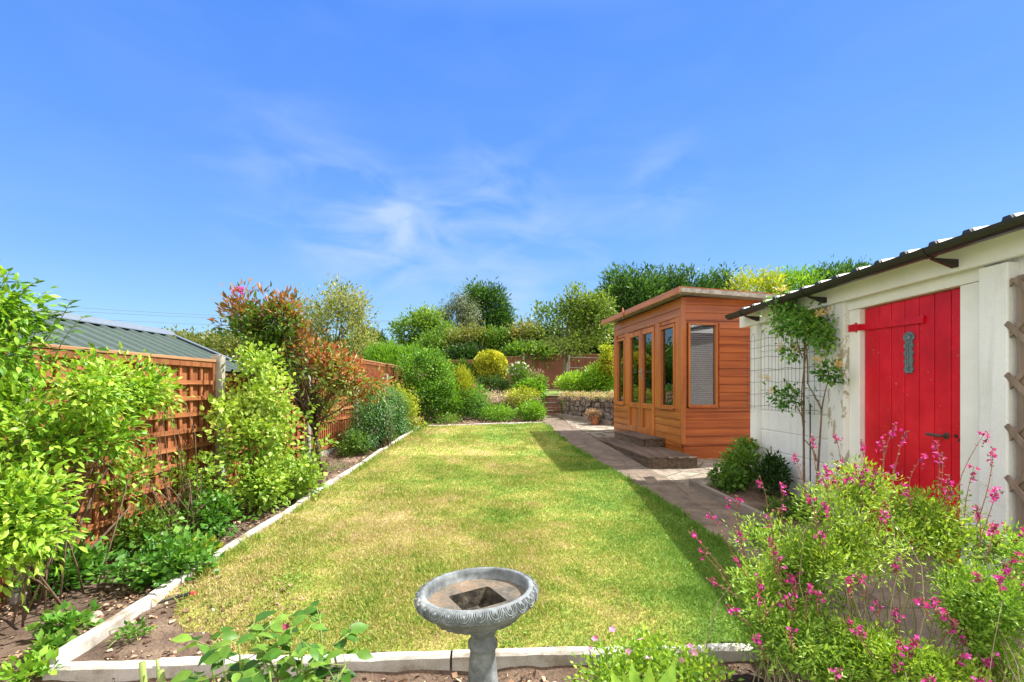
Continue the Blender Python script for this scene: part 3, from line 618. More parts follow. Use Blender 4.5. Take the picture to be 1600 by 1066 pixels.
# neighbour's shed with green sheet roof
sx0, sx1, sxr = -5.75, -3.42, -4.59; sy0, sy1 = 3.3, 6.5; zr, ze = 2.10, 1.60
s_ = thing('metal_shed', 'neighbouring shed with dark green ribbed metal roof behind the left fence', 'shed', (sxr, (sy0 + sy1) / 2, gnd(5)))
MB().prism([(sx0 + .15, sy0 + .1), (sx1 - .12, sy0 + .1), (sx1 - .12, sy1 - .1), (sx0 + .15, sy1 - .1)], .05, 1.62).build('wall', M['green_wall'], s_)
MB().prof_y([(sx0 + .15, 1.621), (sx1 - .12, 1.621), (sxr, zr - .04)], sy1 - .14, sy1 - .10).build('gable', M['green_wall'], s_)
def rp(x, lift=0):
    return (zr - (zr - ze) * abs(x - sxr) / (sx1 - sxr)) + lift
mb = MB()
for a, b_ in ((sxr, sx1), (sxr, sx0)):
    yv = sy0
    while yv < sy1 - .001:
        prof = [(0, 0), (.02, .028), (.05, .028), (.07, 0), (.2, 0)]; n = len(prof)
        q = [(a, yv + u, rp(a, l)) for u, l in prof] + [(b_, yv + u, rp(b_, l)) for u, l in prof]
        mb.add(q, [(i, i + 1, n + i + 1, n + i) for i in range(n - 1)]); yv += .2
r_ = mb.build('roof', M['roof_green'], s_)
MB().prof_y([(sxr - .09, rp(sxr - .09, .031)), (sxr, zr + .06), (sxr + .09, rp(sxr + .09, .031)), (sxr + .09, rp(sxr + .09, .04)), (sxr, zr + .072), (sxr - .09, rp(sxr - .09, .04))], sy0 - .01, sy1 + .02).build('ridge_cap', M['roof_cap'], r_)
for a, nm in ((sx1 + .02, 1), (sx0 - .02, 1)):
    mb = MB(); sg = 1 if a > sxr else -1
    mb.prof_y([(sxr + sg * .091, rp(sxr + sg * .091, .032)), (a, rp(a, .032)), (a, rp(a, .044)), (sxr + sg * .091, rp(sxr + sg * .091, .044))], sy1 - .05, sy1 + .025)
    mb.prof_y([(sxr + sg * .091, rp(sxr + sg * .091, -.06)), (a, rp(a, -.06)), (a, rp(a, .031)), (sxr + sg * .091, rp(sxr + sg * .091, .031))], sy1 + .003, sy1 + .025)
    mb.build('verge_trim', M['roof_cap'], r_)

# back fence
BY = 20.5
bf = thing('garden_fence', 'red brown closeboard back fence with pale posts behind the golden ball', 'fence', (0, BY, 1.35))
for i in range(7):
    x0 = -5.0 + i * 1.83; x1 = x0 + 1.83; zt = 2.58 if i < 2 else (2.72 if i == 2 else 2.83)
    mb = MB(); nb = 14
    for k in range(nb):
        a = x0 + .05 + k * 1.73 / nb; mb.box(a, a + 1.73 / nb + .01, BY + (.006 if k % 2 else 0), BY + .014 + (.006 if k % 2 else 0), 1.3, zt - .03)
    p = mb.build('fence_panel', M['backfence'], bf)
    MB().box(x0 + .05, x1 - .05, BY - .02, BY + .04, zt - .028, zt).build('capping_rail', M['capw'], p)
    MB().box(x0 - .045, x0 + .045, BY - .045, BY + .045, 1.25, zt + .05).build('post', M['post_concrete'], bf, bevel=.008)

# ------------------------------------------------------------------ terrace walls and brick steps
def rubble(name, pts, z1, th, label, capmat, courses, seed):
    """dry laid stones along a line, each row its own height; one wall"""
    rr = random.Random(seed); root = thing(name, label, 'retaining wall', (*pts[0], gnd(pts[0][1])))
    mb = MB(); mc = MB()
    for (xa, ya), (xb, yb) in zip(pts, pts[1:]):
        L_ = math.hypot(xb - xa, yb - ya); dx, dy = (xb - xa) / L_, (yb - ya) / L_; nx_, ny_ = dy, -dx
        zlow = min(gnd(ya), gnd(yb)) - .08; hh = (z1 - zlow) / courses
        for c_ in range(courses):
            s_ = -rr.random() * .1
            while s_ < L_:
                w_ = rr.uniform(.07, .24); a = max(0, s_); e = min(L_, s_ + w_ - .012); z = zlow + c_ * hh; o_ = rr.uniform(0, .05)
                if e > a + .02:
                    q = []
                    for zz in (z + .006, z + hh - .006):
                        for u, v_ in ((a, -th), (e, -th), (e, o_), (a, o_)):
                            q.append((xa + dx * u + nx_ * v_ + rr.gauss(0, .006), ya + dy * u + ny_ * v_ + rr.gauss(0, .014), zz + rr.gauss(0, .014)))
                    mb.add(q, [(0, 3, 2, 1), (4, 5, 6, 7), (0, 1, 5, 4), (1, 2, 6, 5), (2, 3, 7, 6), (3, 0, 4, 7)])
                s_ += w_
        mc.add([(xa - nx_ * th * .8, ya - ny_ * th * .8, zlow), (xb - nx_ * th * .8, yb - ny_ * th * .8, zlow), (xb - nx_ * .02, yb - ny_ * .02, zlow), (xa - nx_ * .02, ya - ny_ * .02, zlow),
                (xa - nx_ * th * .8, ya - ny_ * th * .8, z1 - .02), (xb - nx_ * th * .8, yb - ny_ * th * .8, z1 - .02), (xb - nx_ * .02, yb - ny_ * .02, z1 - .02), (xa - nx_ * .02, ya - ny_ * .02, z1 - .02)],
               [(0, 3, 2, 1), (4, 5, 6, 7), (0, 1, 5, 4), (1, 2, 6, 5), (2, 3, 7, 6), (3, 0, 4, 7)])
    mb.build('stones', M['rubble'], root, bevel=.018); mc.build('mortar', M['soil'], root); return root
rubble('stone_wall', [(1.27, 11.75), (2.2, 10.4), (4.2, 9.8)], 1.19, .16, 'rough dark stone retaining wall with pink stonecrop on top, right of the brick steps', None, 6, 3)
rubble('rockery_wall', [(-2.6, 12.1), (-1.2, 12.05), (.70, 12.0)], 1.17, .16, 'low weathered stone wall behind the bed left of the brick steps', None, 5, 5)
st_ = thing('brick_steps', 'red brick steps with thin slab treads up to the terrace', 'steps', (.98, 12.0, gnd(12)))
for k in range(3):
    z0, z1 = gnd(12) - .05 if k == 0 else .66 + .18 * k + .002, .66 + .18 * (k + 1) - .035
    y0 = 12.0 + .3 * k
    MB().box(.73, 1.25, y0, 12.9, z0, z1).build('riser', M['brick'], st_)
    MB().box(.725, 1.255, y0 - .02, y0 + .33, z1 + .001, z1 + .033).build('tread', M['deck'], st_, bevel=.004)
# low timber / stone curb at the foot of the right wall
mb = MB(); mb.bar((1.08, 11.78, gnd(11.7) + .05), (2.12, 10.22, gnd(10.3) + .05), .07, .1)
tag(mb.build('wall_kerb', M['edgewood'], bevel=.01), 'low weathered kerb at the foot of the right stone wall behind the flower pot', 'kerb')

# ------------------------------------------------------------------ summer house
ang = math.atan2(.1256, .992); H0 = Vector((2.40, 6.8, .395))
sh = thing('summerhouse', 'orange brown timber summerhouse with glazed double doors and pent roof', 'summerhouse', H0, rz=ang)
LF, LS = 2.86, 2.3                                               # front length (y), side depth (x); local z=0 at the skirt's foot
def loc(mb, name, m_, par=sh, **k): return mb.build(name, m_, par, local=True, **k)
ZF, ZS, ZW1, ZW0, ZH = .215, .72, 1.905, .745, 2.29              # floor, dado, window top/bottom, wall top
def ship(mb, axis, a, b, z0, z1, pitch, at, out):               # shiplap: boards as wedges with a shadow groove
    z = z0
    while z < z1 - .01:
        zt = min(z + pitch, z1); h = zt - z
        prof = [(at, z), (at + out * .019, z), (at + out * .016, z + h * .84), (at + out * .005, z + h * .87), (at + out * .004, zt), (at, zt)]
        if axis == 'x': mb.prof_x(prof, a, b)
        else: mb.prof_y(prof, a, b)
        z = zt
# side wall facing the camera (y = 0 plane, outward -y)
wl = loc(MB().box(.0, LS, .0, .04, ZF - .03, ZW0 - .03).box(.0, .055, .0, .04, ZW0 - .029, ZH - .02).box(.505, LS, .0, .04, ZW0 - .029, ZH - .02).box(.056, .504, .0, .04, ZW1 + .02, ZH - .02), 'side_wall', M['pine'])
mb = MB(); ship(mb, 'x', .02, LS, ZF, ZS, .1145, 0, -1); ship(mb, 'x', .53, LS, ZS + .002, ZW1 + .03, .1125, 0, -1); ship(mb, 'x', .02, LS, ZW1 + .045, ZH - .01, .1125, 0, -1)
loc(mb, 'cladding', M['pine'], wl)
sk = loc(MB().box(.0, LS, -.03, .02, -.06, ZF - .035), 'skirt', M['pine'], wl)
loc(MB().box(-.036, .022, -.03, .02, ZF, ZH - .02), 'corner_post', M['pine_z'], sh, bevel=.004)
# window in the side wall
def window(name, par, x0, x1, z0, z1, side, blind, frame=.045):
    """side: 'S' wall y=0 facing -y, 'F' wall x=0 facing -x (x0,x1 then run along y)"""
    mb = MB(); f = frame
    def bx_(a0, a1, b0, b1, d0, d1, m_=None):
        if side == 'S': (m_ or mb).box(a0, a1, d0, d1, b0, b1)
        else: (m_ or mb).box(d0, d1, a0, a1, b0, b1)
    bx_(x0 - f, x0, z0 - f, z1 + f, -.028, .045); bx_(x1, x1 + f, z0 - f, z1 + f, -.028, .045); bx_(x0, x1, z1, z1 + f, -.026, .045); bx_(x0, x1, z0 - f, z0, -.026, .045)
    fr_ = loc(mb, name, M['pine_z'], par, bevel=.003)
    m2 = MB(); bx_(x0 - .03, x1 + .03, z0 - f - .018, z0 - f + .004, -.05, -.0285, m2); loc(m2, 'sill', M['pine'] if side == 'S' else M['pine_y'], fr_, bevel=.003)
    m3 = MB(); bx_(x0, x1, z0, z1, .012, .016, m3); loc(m3, 'glass', M['glass'], fr_)
    if blind:
        m4 = MB(); z = z0 + .012
        while z < z1 - .01:
            if side == 'S': m4.add([(x0 + .005, .034, z), (x1 - .005, .034, z), (x1 - .005, .047, z + .019), (x0 + .005, .047, z + .019)], [(0, 1, 2, 3)])
            else: m4.add([(.034, x0 + .005, z), (.034, x1 - .005, z), (.047, x1 - .005, z + .019), (.047, x0 + .005, z + .019)], [(0, 1, 2, 3)])
            z += .0305
        loc(m4, 'blind', M['blind'], fr_)
    return fr_
window('window', sh, .095, .475, .765, 1.89, 'S', True, .028)
# front wall (x = 0 plane, outward -x), y along the front
fw = loc(MB().box(.0, .04, .045, .20, ZF - .03, ZH - .02).box(0, .04, .74, .915, ZF - .03, ZH - .02).box(0, .04, 2.06, 2.24, ZF - .03, ZH - .02).box(0, .04, 2.70, LF, ZF - .03, ZH - .02)
         .box(0, .04, .201, .739, ZF - .03, .70).box(0, .04, 2.241, 2.699, ZF - .03, .70).box(0, .04, .201, .739, 1.96, ZH - .02).box(0, .04, .916, 2.059, 2.0, ZH - .02).box(0, .04, 2.241, 2.699, 1.96, ZH - .02), 'front_wall', M['pine_z'])
mb = MB(); ship(mb, 'y', .025, .905, ZF, .69, .115, 0, -1); ship(mb, 'y', 2.07, LF, ZF, .69, .115, 0, -1); ship(mb, 'y', .025, LF, 2.015, ZH - .02, .118, 0, -1)
loc(mb, 'cladding', M['pine_y'], fw)
for a, b_ in ((.025, .205), (.735, .905), (2.07, 2.245), (2.695, LF)): loc(MB().box(-.02, .0, a, b_, .692, 2.012), 'upright', M['pine_z'], fw, bevel=.003)
MBs = MB().box(-.004, .03, .03, LF, -.06, ZF - .06); loc(MBs, 'skirt', M['pine_y'], fw)
window('window', sh, .263, .677, .745, 1.895, 'F', True); window('window', sh, 2.30, 2.65, .745, 1.895, 'F', False)
for a, b_, hd in ((.925, 1.468, 1), (1.472, 2.05, 0)):
    mb = MB(); s1, s2 = .078, .09
    mb.box(-.03, .03, a, a + s1, ZF + .02, 1.985).box(-.03, .03, b_ - s1, b_, ZF + .02, 1.985).box(-.028, .03, a + s1, b_ - s1, 1.90, 1.985).box(-.028, .03, a + s1, b_ - s1, .66, .745).box(-.028, .03, a + s1, b_ - s1, ZF + .02, ZF + .12)
    d_ = loc(mb, 'door', M['pine_z'], sh, bevel=.003)
    loc(MB().box(.0, .01, a + s1, b_ - s1, ZF + .12, .66), 'lower_panel', M['pine_z'], d_)
    loc(MB().box(.004, .008, a + s1, b_ - s1, .745, 1.90), 'glass', M['glass'], d_)
    if hd:
        y_ = b_ - .035; mb = MB().box(-.036, -.0305, y_ - .015, y_ + .015, 1.14, 1.34); mb.tube([(-.036, y_, 1.28), (-.075, y_, 1.28), (-.08, y_ - .02, 1.28), (-.08, y_ - .1, 1.275)], .008, 8); loc(mb, 'handle', M['chrome'], d_)
loc(MB().box(-.018, -.0005, .035, LF, ZF - .055, ZF - .004), 'threshold_rail', M['pine_y'], fw)
# far and rear walls, floor
loc(MB().box(.0, LS, LF, LF + .04, ZF - .03, ZH - .03), 'end_wall', M['pine']); loc(MB().box(LS, LS + .04, 0, LF + .04, -.06, ZH - .16), 'rear_wall', M['pine_y'])
loc(MB().box(.04, LS, .045, LF, ZF - .04, ZF), 'floor', M['floor_in'])
# pent roof, falling to the rear
x0, x1 = -.20, LS + .2; yA, yB = -.30, LF + .17
def rz_(x): return 2.315 - .05 * (x - x0)
mb = MB().prof_y([(x0, rz_(x0)), (x1, rz_(x1)), (x1, rz_(x1) + .035), (x0, rz_(x0) + .035)], yA, yB); rf = loc(mb, 'roof', M['felt'])
loc(MB().prof_y([(x0 - .001, rz_(x0) - .05), (x0 - .02, rz_(x0) - .05), (x0 - .02, rz_(x0) + .04), (x0 - .001, rz_(x0) + .04)], yA - .02, yB + .02), 'front_fascia', M['pine_y'], rf, bevel=.003)
loc(MB().prof_x([(yA - .019, -.0), (yA - .001, -.0), (yA - .001, .0401), (yA - .019, .0401)], 0, 1), 'tmp', M['pine'], rf) if False else None
mb = MB(); mb.add([(x0, yA - .018, rz_(x0) - .028), (x1, yA - .018, rz_(x1) - .028), (x1, yA - .001, rz_(x1) - .028), (x0, yA - .001, rz_(x0) - .028), (x0, yA - .018, rz_(x0) + .032), (x1, yA - .018, rz_(x1) + .032), (x1, yA - .001, rz_(x1) + .032), (x0, yA - .001, rz_(x0) + .032)],
       [(0, 3, 2, 1), (4, 5, 6, 7), (0, 1, 5, 4), (1, 2, 6, 5), (2, 3, 7, 6), (3, 0, 4, 7)]); loc(mb, 'side_fascia', M['felt'], rf)
mb = MB(); mb.add([(x0, yA - .022, rz_(x0) + .034), (x1, yA - .022, rz_(x1) + .034), (x1, yA + .03, rz_(x1) + .037), (x0, yA + .03, rz_(x0) + .037), (x0, yA - .022, rz_(x0) + .044), (x1, yA - .022, rz_(x1) + .044), (x1, yA + .03, rz_(x1) + .047), (x0, yA + .03, rz_(x0) + .047)],
       [(0, 3, 2, 1), (4, 5, 6, 7), (0, 1, 5, 4), (1, 2, 6, 5), (2, 3, 7, 6), (3, 0, 4, 7)]); loc(mb, 'edge_trim', M['pine'], rf)
yd = 1.78; mb = MB(); mb.prof_x([(yd - .05, rz_(x0) - .01), (yd, rz_(x0) - .075), (yd + .05, rz_(x0) - .01), (yd, rz_(x0) + .1)], x0 - .036, x0 - .0205); loc(mb, 'finial', M['pine_z'], rf)
# timber steps in front
zd = .515
d1 = thing('deck_step', 'long low weathered timber platform in front of the summerhouse', 'step', (1.75, 6.2, .36), 'timber steps of the summerhouse')
mb = MB()
for k in range(5):
    f0, f1 = k / 5, (k + 1) / 5 - .012
    def q(f, y, near): return (1.74 + (2.38 - 1.74) * f, y, zd) if near else (1.43 + (2.03 - 1.43) * f, y, zd)
    a, b_, c_, d_ = q(f0, 6.16, 1), q(f1, 6.2, 1), q(f1, 9.05, 0), q(f0, 9.05, 0)
    mb.add([(x, y, z - .028) for x, y, z in (a, b_, c_, d_)] + [a, b_, c_, d_], [(0, 3, 2, 1), (4, 5, 6, 7), (0, 1, 5, 4), (1, 2, 6, 5), (2, 3, 7, 6), (3, 0, 4, 7)])
mb.build('top_boards', M['deck'], d1, bevel=.003)
MB().bar((1.765, 6.185, zd - .115), (1.455, 9.03, zd - .115), .03, .17).build('front_board', M['deck'], d1); MB().bar((1.785, 6.19, zd - .115), (2.37, 6.22, zd - .115), .03, .17).build('end_board', M['deck'], d1)
d2 = thing('deck_step', 'small upper timber step below the summerhouse doors, on the long platform', 'step', (1.95, 7.3, zd), 'timber steps of the summerhouse')
mb = MB()
for k in range(2):
    a, b_, c_, d_ = (1.95 + .18 * k, 7.3, .64), (1.95 + .17 + .18 * k, 7.33, .64), (1.79 + .17 + .18 * k, 8.5, .64), (1.79 + .18 * k, 8.5, .64)
    mb.add([(x, y, z - .028) for x, y, z in (a, b_, c_, d_)] + [a, b_, c_, d_], [(0, 3, 2, 1), (4, 5, 6, 7), (0, 1, 5, 4), (1, 2, 6, 5), (2, 3, 7, 6), (3, 0, 4, 7)])
mb.build('top_boards', M['deck'], d2, bevel=.003)
MB().bar((1.975, 7.315, zd + .049), (1.81, 8.49, zd + .049), .03, .094).build('front_board', M['deck'], d2); MB().bar((2.0, 7.33, zd + .049), (2.30, 7.36, zd + .049), .03, .094).build('end_board', M['deck'], d2)

# ------------------------------------------------------------------ garage
XW = 2.96
ga = thing('garage', 'white painted garage with red plank door and corrugated sheet roof', 'garage', (4.3, 3.6, .1))
yA, yB = 2.45, 5.88; zt = 2.2
mb = MB(); mbf = MB()                                           # courses of large white blocks
z = .0; c_ = 0
while z < zt - .01:
    z1 = min(z + .228, zt)
    for (a, b_) in ((2.45, 2.80), (4.44, 5.76)):
        s_ = a - (.3 if c_ % 2 else 0); 
        (mb if a < 3 else mbf).box(XW, XW + .12, a, b_, z + .005, z1 - .005)
    z = z1; c_ += 1
mb.build('wall', M['white'], ga, bevel=.006); wall = mbf.build('wall', M['white'], ga, bevel=.006)
MB().box(XW + .014, XW + .12, yA + .004, 2.95, 0, zt).box(XW + .015, XW + .12, 4.3, yB, 0, zt).box(XW + .05, XW + .12, 2.9, 4.4, 2.1, zt).build('mortar', M['white'], wall)
MB().box(XW + .13, 6.0, 5.76, 5.88, 0, 2.3).box(5.88, 6.0, 2.46, 5.75, 0, 2.5).box(XW + .13, 5.87, 2.46, 2.57, 0, 2.3).build('other_walls', M['white'], ga)
MB().box(2.90, XW + .1, 5.762, 5.91, 0, 2.18).build('pier', M['white'], ga, bevel=.008)
MB().box(2.90, XW + .1, 4.24, 4.46, 0, 2.18).build('pier', M['peel'], ga, bevel=.008)['label'] = 'wall pier with white paint peeling from grey render'
MB().box(2.90, XW + .1, 2.84, 3.02, 0, 2.14).build('pier', M['white'], ga, bevel=.008)
fr_ = MB().box(2.945, 3.03, 4.112, 4.238, .1, 2.07).box(2.945, 3.03, 3.022, 3.19, .1, 2.07).box(2.935, 3.03, 3.021, 4.239, 2.072, 2.18).build('door_frame', M['white_gloss'], ga, bevel=.004)
by = [3.195, 3.262, 3.36, 3.478, 3.612, 3.76, 3.925, 4.108]
by = [3.195, 3.30, 3.43, 3.56, 3.69, 3.82, 3.95, 4.108]
mb = MB()
for a, b_ in zip(by, by[1:]): mb.box(2.985, 3.01, a + .0028, b_ - .0028, .17, 2.066)
mb.box(3.0, 3.012, 3.2, 4.10, .18, 2.06); dr = mb.build('door', M['red'], ga, bevel=.006); dr['label'] = 'bright red plank door with long strap hinge'
mb = MB().bar((2.974, 4.108, 1.912), (2.974, 3.50, 1.895), .018, .052, up=(0, 0, 1)); mb.bar((2.938, 4.155, 1.914), (2.938, 4.10, 1.912), .012, .052); mb.bar((2.938, 4.107, 1.912), (2.975, 4.1, 1.912), .012, .052); mb.box(2.934, 2.944, 4.15, 4.232, 1.885, 1.945); mb.tube([(2.938, 4.145, 1.875), (2.938, 4.145, 1.955)], .009, 8)
for yy in (3.55, 3.75, 3.95): mb.tube([(2.976, yy, 1.9), (2.968, yy, 1.9)], .008, 8)
mb.build('hinge', M['red'], dr)
mb = MB().tube([(2.99, 3.33, 1.07), (2.945, 3.33, 1.07), (2.935, 3.345, 1.07), (2.93, 3.42, 1.073), (2.932, 3.435, 1.073)], [.009, .009, .012, .011, .008], 8); mb.tube([(2.985, 3.33, 1.07), (2.980, 3.33, 1.07)], .024, 12)
mb.build('handle', M['iron'], dr)
MB().tube([(2.9845, 3.26, 1.075), (2.981, 3.26, 1.075)], .013, 10).tube([(2.9845, 3.235, 1.05), (2.981, 3.235, 1.05)], .009, 10).build('keyhole', M['black'], dr)
MB().box(2.94, 3.05, 3.19, 4.11, .1, .165).build('threshold', M['concrete'], ga, bevel=.006)
MB().box(2.86, 2.899, 2.42, 6.1, 2.15, 2.30).build('fascia', M['white_gloss'], ga, bevel=.003)
# box profile roof, rising away from the gutter
mb = MB(); y0 = 5.95; pitch = .2375; 
def gz_(x): return 2.315 + .16 * (x - 2.72)
ycur = y0
while ycur > 2.5:
    prof = [(0, 0), (-.155, 0), (-.17, .032), (-.215, .032), (-.2375, 0)]; n = len(prof)
    mb.add([(2.74, ycur + u, gz_(2.74) + l) for u, l in prof] + [(6.2, ycur + u, gz_(6.2) + l) for u, l in prof], [(i, i + 1, n + i + 1, n + i) for i in range(n - 1)])
    ycur -= pitch
rf = mb.build('roof', M['sheet'], ga)
m_ = rf.modifiers.new('solid', 'SOLIDIFY'); m_.thickness = .004; m_.offset = -1
mb = MB(); mb2 = MB(); ycur = y0
while ycur > 2.5:
    mb.box(2.725, 2.735, ycur - .165, ycur - .0, 2.296, 2.324)
    mb2 = MB().prof_x([(ycur - .160, 2.312), (ycur - .174, 2.346), (ycur - .212, 2.346), (ycur - .234, 2.312)], 2.72, 2.737); mb2.build('rib_hollow_shade', M['black_pvc'], rf)  # dark plates paint the shade inside the hollow rib ends
    ycur -= pitch
mb.box(2.738, 2.748, 2.4, 5.95, 2.29, 2.316)
mb.build('eaves_strip', M['sheet'], rf)
# gutter
gx, gz0, gr = 2.715, 2.305, .058; ring = []
for k in range(9): a = math.pi + math.pi * k / 8; ring.append((gx + gr * math.cos(a), gz0 - .002 + gr * math.sin(a)))
ring2 = [(gx + (gr - .006) * (x - gx) / gr, gz0 - .002 + (gr - .006) * (z - gz0 + .002) / gr) for x, z in ring][::-1]
gt = MB().prof_y([(x - .03, z - .01) for x, z in ring + ring2], 2.38, 5.98).build('gutter', M['black_pvc'], ga)
MB().prof_y([(x - .03, z - .01) for x, z in ring], 5.981, 5.99).build('end_cap', M['black_pvc'], gt)
for yb in (5.62, 4.42, 3.12):
    mb = MB(); o2 = [(gx - .03 + (gr + .005) * math.cos(math.pi + math.pi * k / 8), gz0 - .012 + (gr + .005) * math.sin(math.pi + math.pi * k / 8)) for k in range(9)]
    i2 = [(gx - .03 + (gr + .0008) * math.cos(math.pi + math.pi * k / 8), gz0 - .012 + (gr + .0008) * math.sin(math.pi + math.pi * k / 8)) for k in range(9)][::-1]
    mb.prof_y(o2 + i2, yb - .02, yb + .02); mb.prof_y([(2.70, 2.233), (2.86, 2.222), (2.86, 2.175), (2.84, 2.17), (2.70, 2.226)], yb - .014, yb + .014)
    mb.build('bracket', M['black_pvc'], gt)
# pewter thermometer on the door
tx = 2.974; zc, yc = 1.665, 3.64; mb = MB()
for k in range(1): pass
out_ = []
def half(z):                                      # half width along the plaque
    t_ = (z + .155) / .31
    if t_ > .76: return math.sqrt(max(0, 1 - ((t_ - .87) / .125) ** 2)) * .046 + .004
    return .033 + .010 * (abs(((t_ * 5.2) % 1) - .5) < .22)
zs = [-.155 + .31 * i / 60 for i in range(61)]
poly = [(yc + half(z), zc + z) for z in zs] + [(yc - half(z), zc + z) for z in reversed(zs)]
mb.prof_x(poly, tx, tx + .009)
th_ = thing('wall_thermometer', 'ornate grey metal thermometer hanging on the red door', 'thermometer', (tx, yc, zc - .155))
mb.build('plaque', M['pewter'], th_)
mb = MB(); mb.tube([(tx - .003, yc, zc - .11), (tx - .003, yc, zc + .07)], .0035, 6); mb.tube([(tx - .0, yc, zc - .112), (tx - .006, yc, zc - .112)], .012, 10); mb.build('tube', M['pewter'], th_)
mb = MB(); mb.tube([(tx + .001, yc, zc + .115), (tx - .006, yc, zc + .115)], .026, 20); mb.tube([(tx - .006, yc, zc + .115), (tx - .010, yc, zc + .115)], [.014, .006], 14); mb.build('rosette', M['pewter'], th_)
mb = MB()
for k in range(9): mb.box(tx - .003, tx - .0005, yc + .008, yc + .022, zc - .09 + .018 * k, zc - .087 + .018 * k)
mb.build('scale_marks', M['black'], th_)
# expanding trellis to the right of the near pier
tr_ = thing('garden_trellis', 'weathered expanding diamond trellis fixed to the garage wall right of the door', 'trellis', (2.9, 2.6, .3))
mb = MB(); mb2 = MB()
for k in range(-1, 8):
    z = .28 + k * .30; c_ = 2.85
    # laths lean down towards and away from the camera
    a, b_ = (2.905, c_, z), (2.905, c_ - .33, z - .35); 
    def clip(p, q):
        p, q = Vector(p), Vector(q); d = q - p; lo, hi = 0, 1
        if d.z:
            for zz in (.2, 2.03):
                t_ = (zz - p.z) / d.z
                if (zz == .2 and d.z < 0) or (zz == 2.03 and d.z > 0): hi = min(hi, t_)
                else: lo = max(lo, t_)
        return (p + d * lo, p + d * hi) if hi - lo > .05 else None
    r1 = clip((2.905, c_, z), (2.905, c_ - .33, z - .347)); r2 = clip((2.918, c_, z - .08), (2.918, c_ - .33, z + .267))
    if r1: mb.bar(r1[0], r1[1], .011, .03, up=(0, .7, .7))
    if r2: mb2.bar(r2[0], r2[1], .011, .03, up=(0, -.7, .7))
mb.build('front_laths', M['greywood'], tr_); mb2.build('rear_laths', M['greywood'], tr_)
MB().box(2.925, 2.958, 2.765, 2.81, .2, 2.05).build('batten', M['greywood'], tr_)
# green wire mesh
mb = MB(); x = 2.885
ya, yb = 4.50, 5.90; zb_, zt_ = 1.15, 2.02
hz = [1.19, 1.33, 1.47, 1.61, 1.75, 1.87, 1.96]
def mx_(y, z): return 2.885 - .02 * math.sin((y - ya) * 5) - (.03 if y > 5.7 else 0)
for z in hz:
    mb.tube([(mx_(ya + (yb - ya) * i / 24, z), ya + (yb - ya) * i / 24, z + .008 * math.sin(i * .8) - .05 * max(0, (5.5 - (ya + (yb - ya) * i / 24))) * .3) for i in range(25)], .0022, 4)
nv = 19
for k in range(nv):
    y = ya + (yb - ya) * (k + .5) / nv; mb.tube([(mx_(y, 0), y, zb_ + random.uniform(-.01, .01)), (mx_(y, 0), y, 1.98)], .0016, 4)
    if k % 2 == 0:
        y2 = y + (yb - ya) / nv; mb.tube([(mx_(y, 0), y, 1.98)] + [(mx_(y, 0), (y + y2 * 1) / 2 - (y2 - y) * 1.0 * math.cos(a) * .5 , 1.98 + .06 * math.sin(a)) for a in (.5, 1.0, 1.57, 2.1, 2.6)] + [(mx_(y, 0), y2, 1.98)], .002, 4)
tag(mb.build('wire_mesh', M['wire']), 'dark green garden wire mesh with looped top tied across the white garage wall', 'wire mesh')
# timber edging board of the garage bed and its stake
tag(MB().bar((1.95, 5.3, gnd(5.3) + .045), (2.14, 3.95, gnd(4) + .045), .045, .11).build('edging_board', M['edgewood'], bevel=.004), 'weathered timber board edging the bed beside the garage', 'edging board')

# ------------------------------------------------------------------ leaf colours
LM = {
 'lf_lime': ((.10, .26, .02), (.26, .48, .035), (.46, .64, .09)),
 'lf_rose': ((.15, .30, .03), (.32, .50, .06), (.54, .67, .15)),
 'lf_mid': ((.06, .15, .02), (.14, .28, .035), (.27, .42, .08)),
 'lf_bright': ((.08, .22, .02), (.2, .42, .035), (.36, .58, .07)),
 'lf_dark': ((.02, .06, .015), (.05, .12, .025), (.12, .22, .05)),
 'lf_conif': ((.02, .065, .02), (.05, .13, .03), (.11, .24, .06)),
 'lf_grey': ((.09, .14, .06), (.19, .25, .11), (.32, .37, .2)),
 'lf_gold': ((.14, .22, .02), (.5, .54, .04), (.85, .8, .13)),
 'lf_yel': ((.22, .32, .02), (.42, .5, .04), (.62, .62, .09)),
 'lf_red': ((.28, .035, .025), (.48, .09, .05), (.55, .3, .12)),
 'lf_bronze': ((.12, .1, .02), (.3, .16, .05), (.48, .2, .08)),
 'lf_photinia': ((.06, .14, .02), (.18, .28, .04), (.38, .42, .12)),
 'lf_salvia': ((.13, .27, .03), (.29, .49, .045), (.48, .64, .10)),
 'lf_salvia_g': ((.14, .30, .03), (.29, .52, .06), (.5, .66, .13)),
 'lf_geran': ((.05, .16, .02), (.11, .3, .04), (.24, .44, .07)),
 'lf_olive': ((.1, .14, .03), (.2, .25, .06), (.34, .3, .12)),
 'lf_roseleaf': ((.035, .11, .012), (.085, .22, .022), (.2, .35, .045)),
 'lf_coto': ((.035, .12, .025), (.075, .22, .045), (.17, .34, .085)),
 'lf_round': ((.03, .12, .015), (.13, .33, .03), (.34, .58, .06)),
 'lf_birch': ((.05, .08, .03), (.13, .18, .07), (.24, .28, .13)),
 'lf_pale': ((.12, .18, .05), (.26, .31, .09), (.46, .46, .2)),
 'lf_apple': ((.08, .16, .02), (.2, .31, .05), (.36, .45, .12)),
}
for k_, (a_, b_, c_) in LM.items(): M[k_] = leafmat(k_, a_, b_, c_)

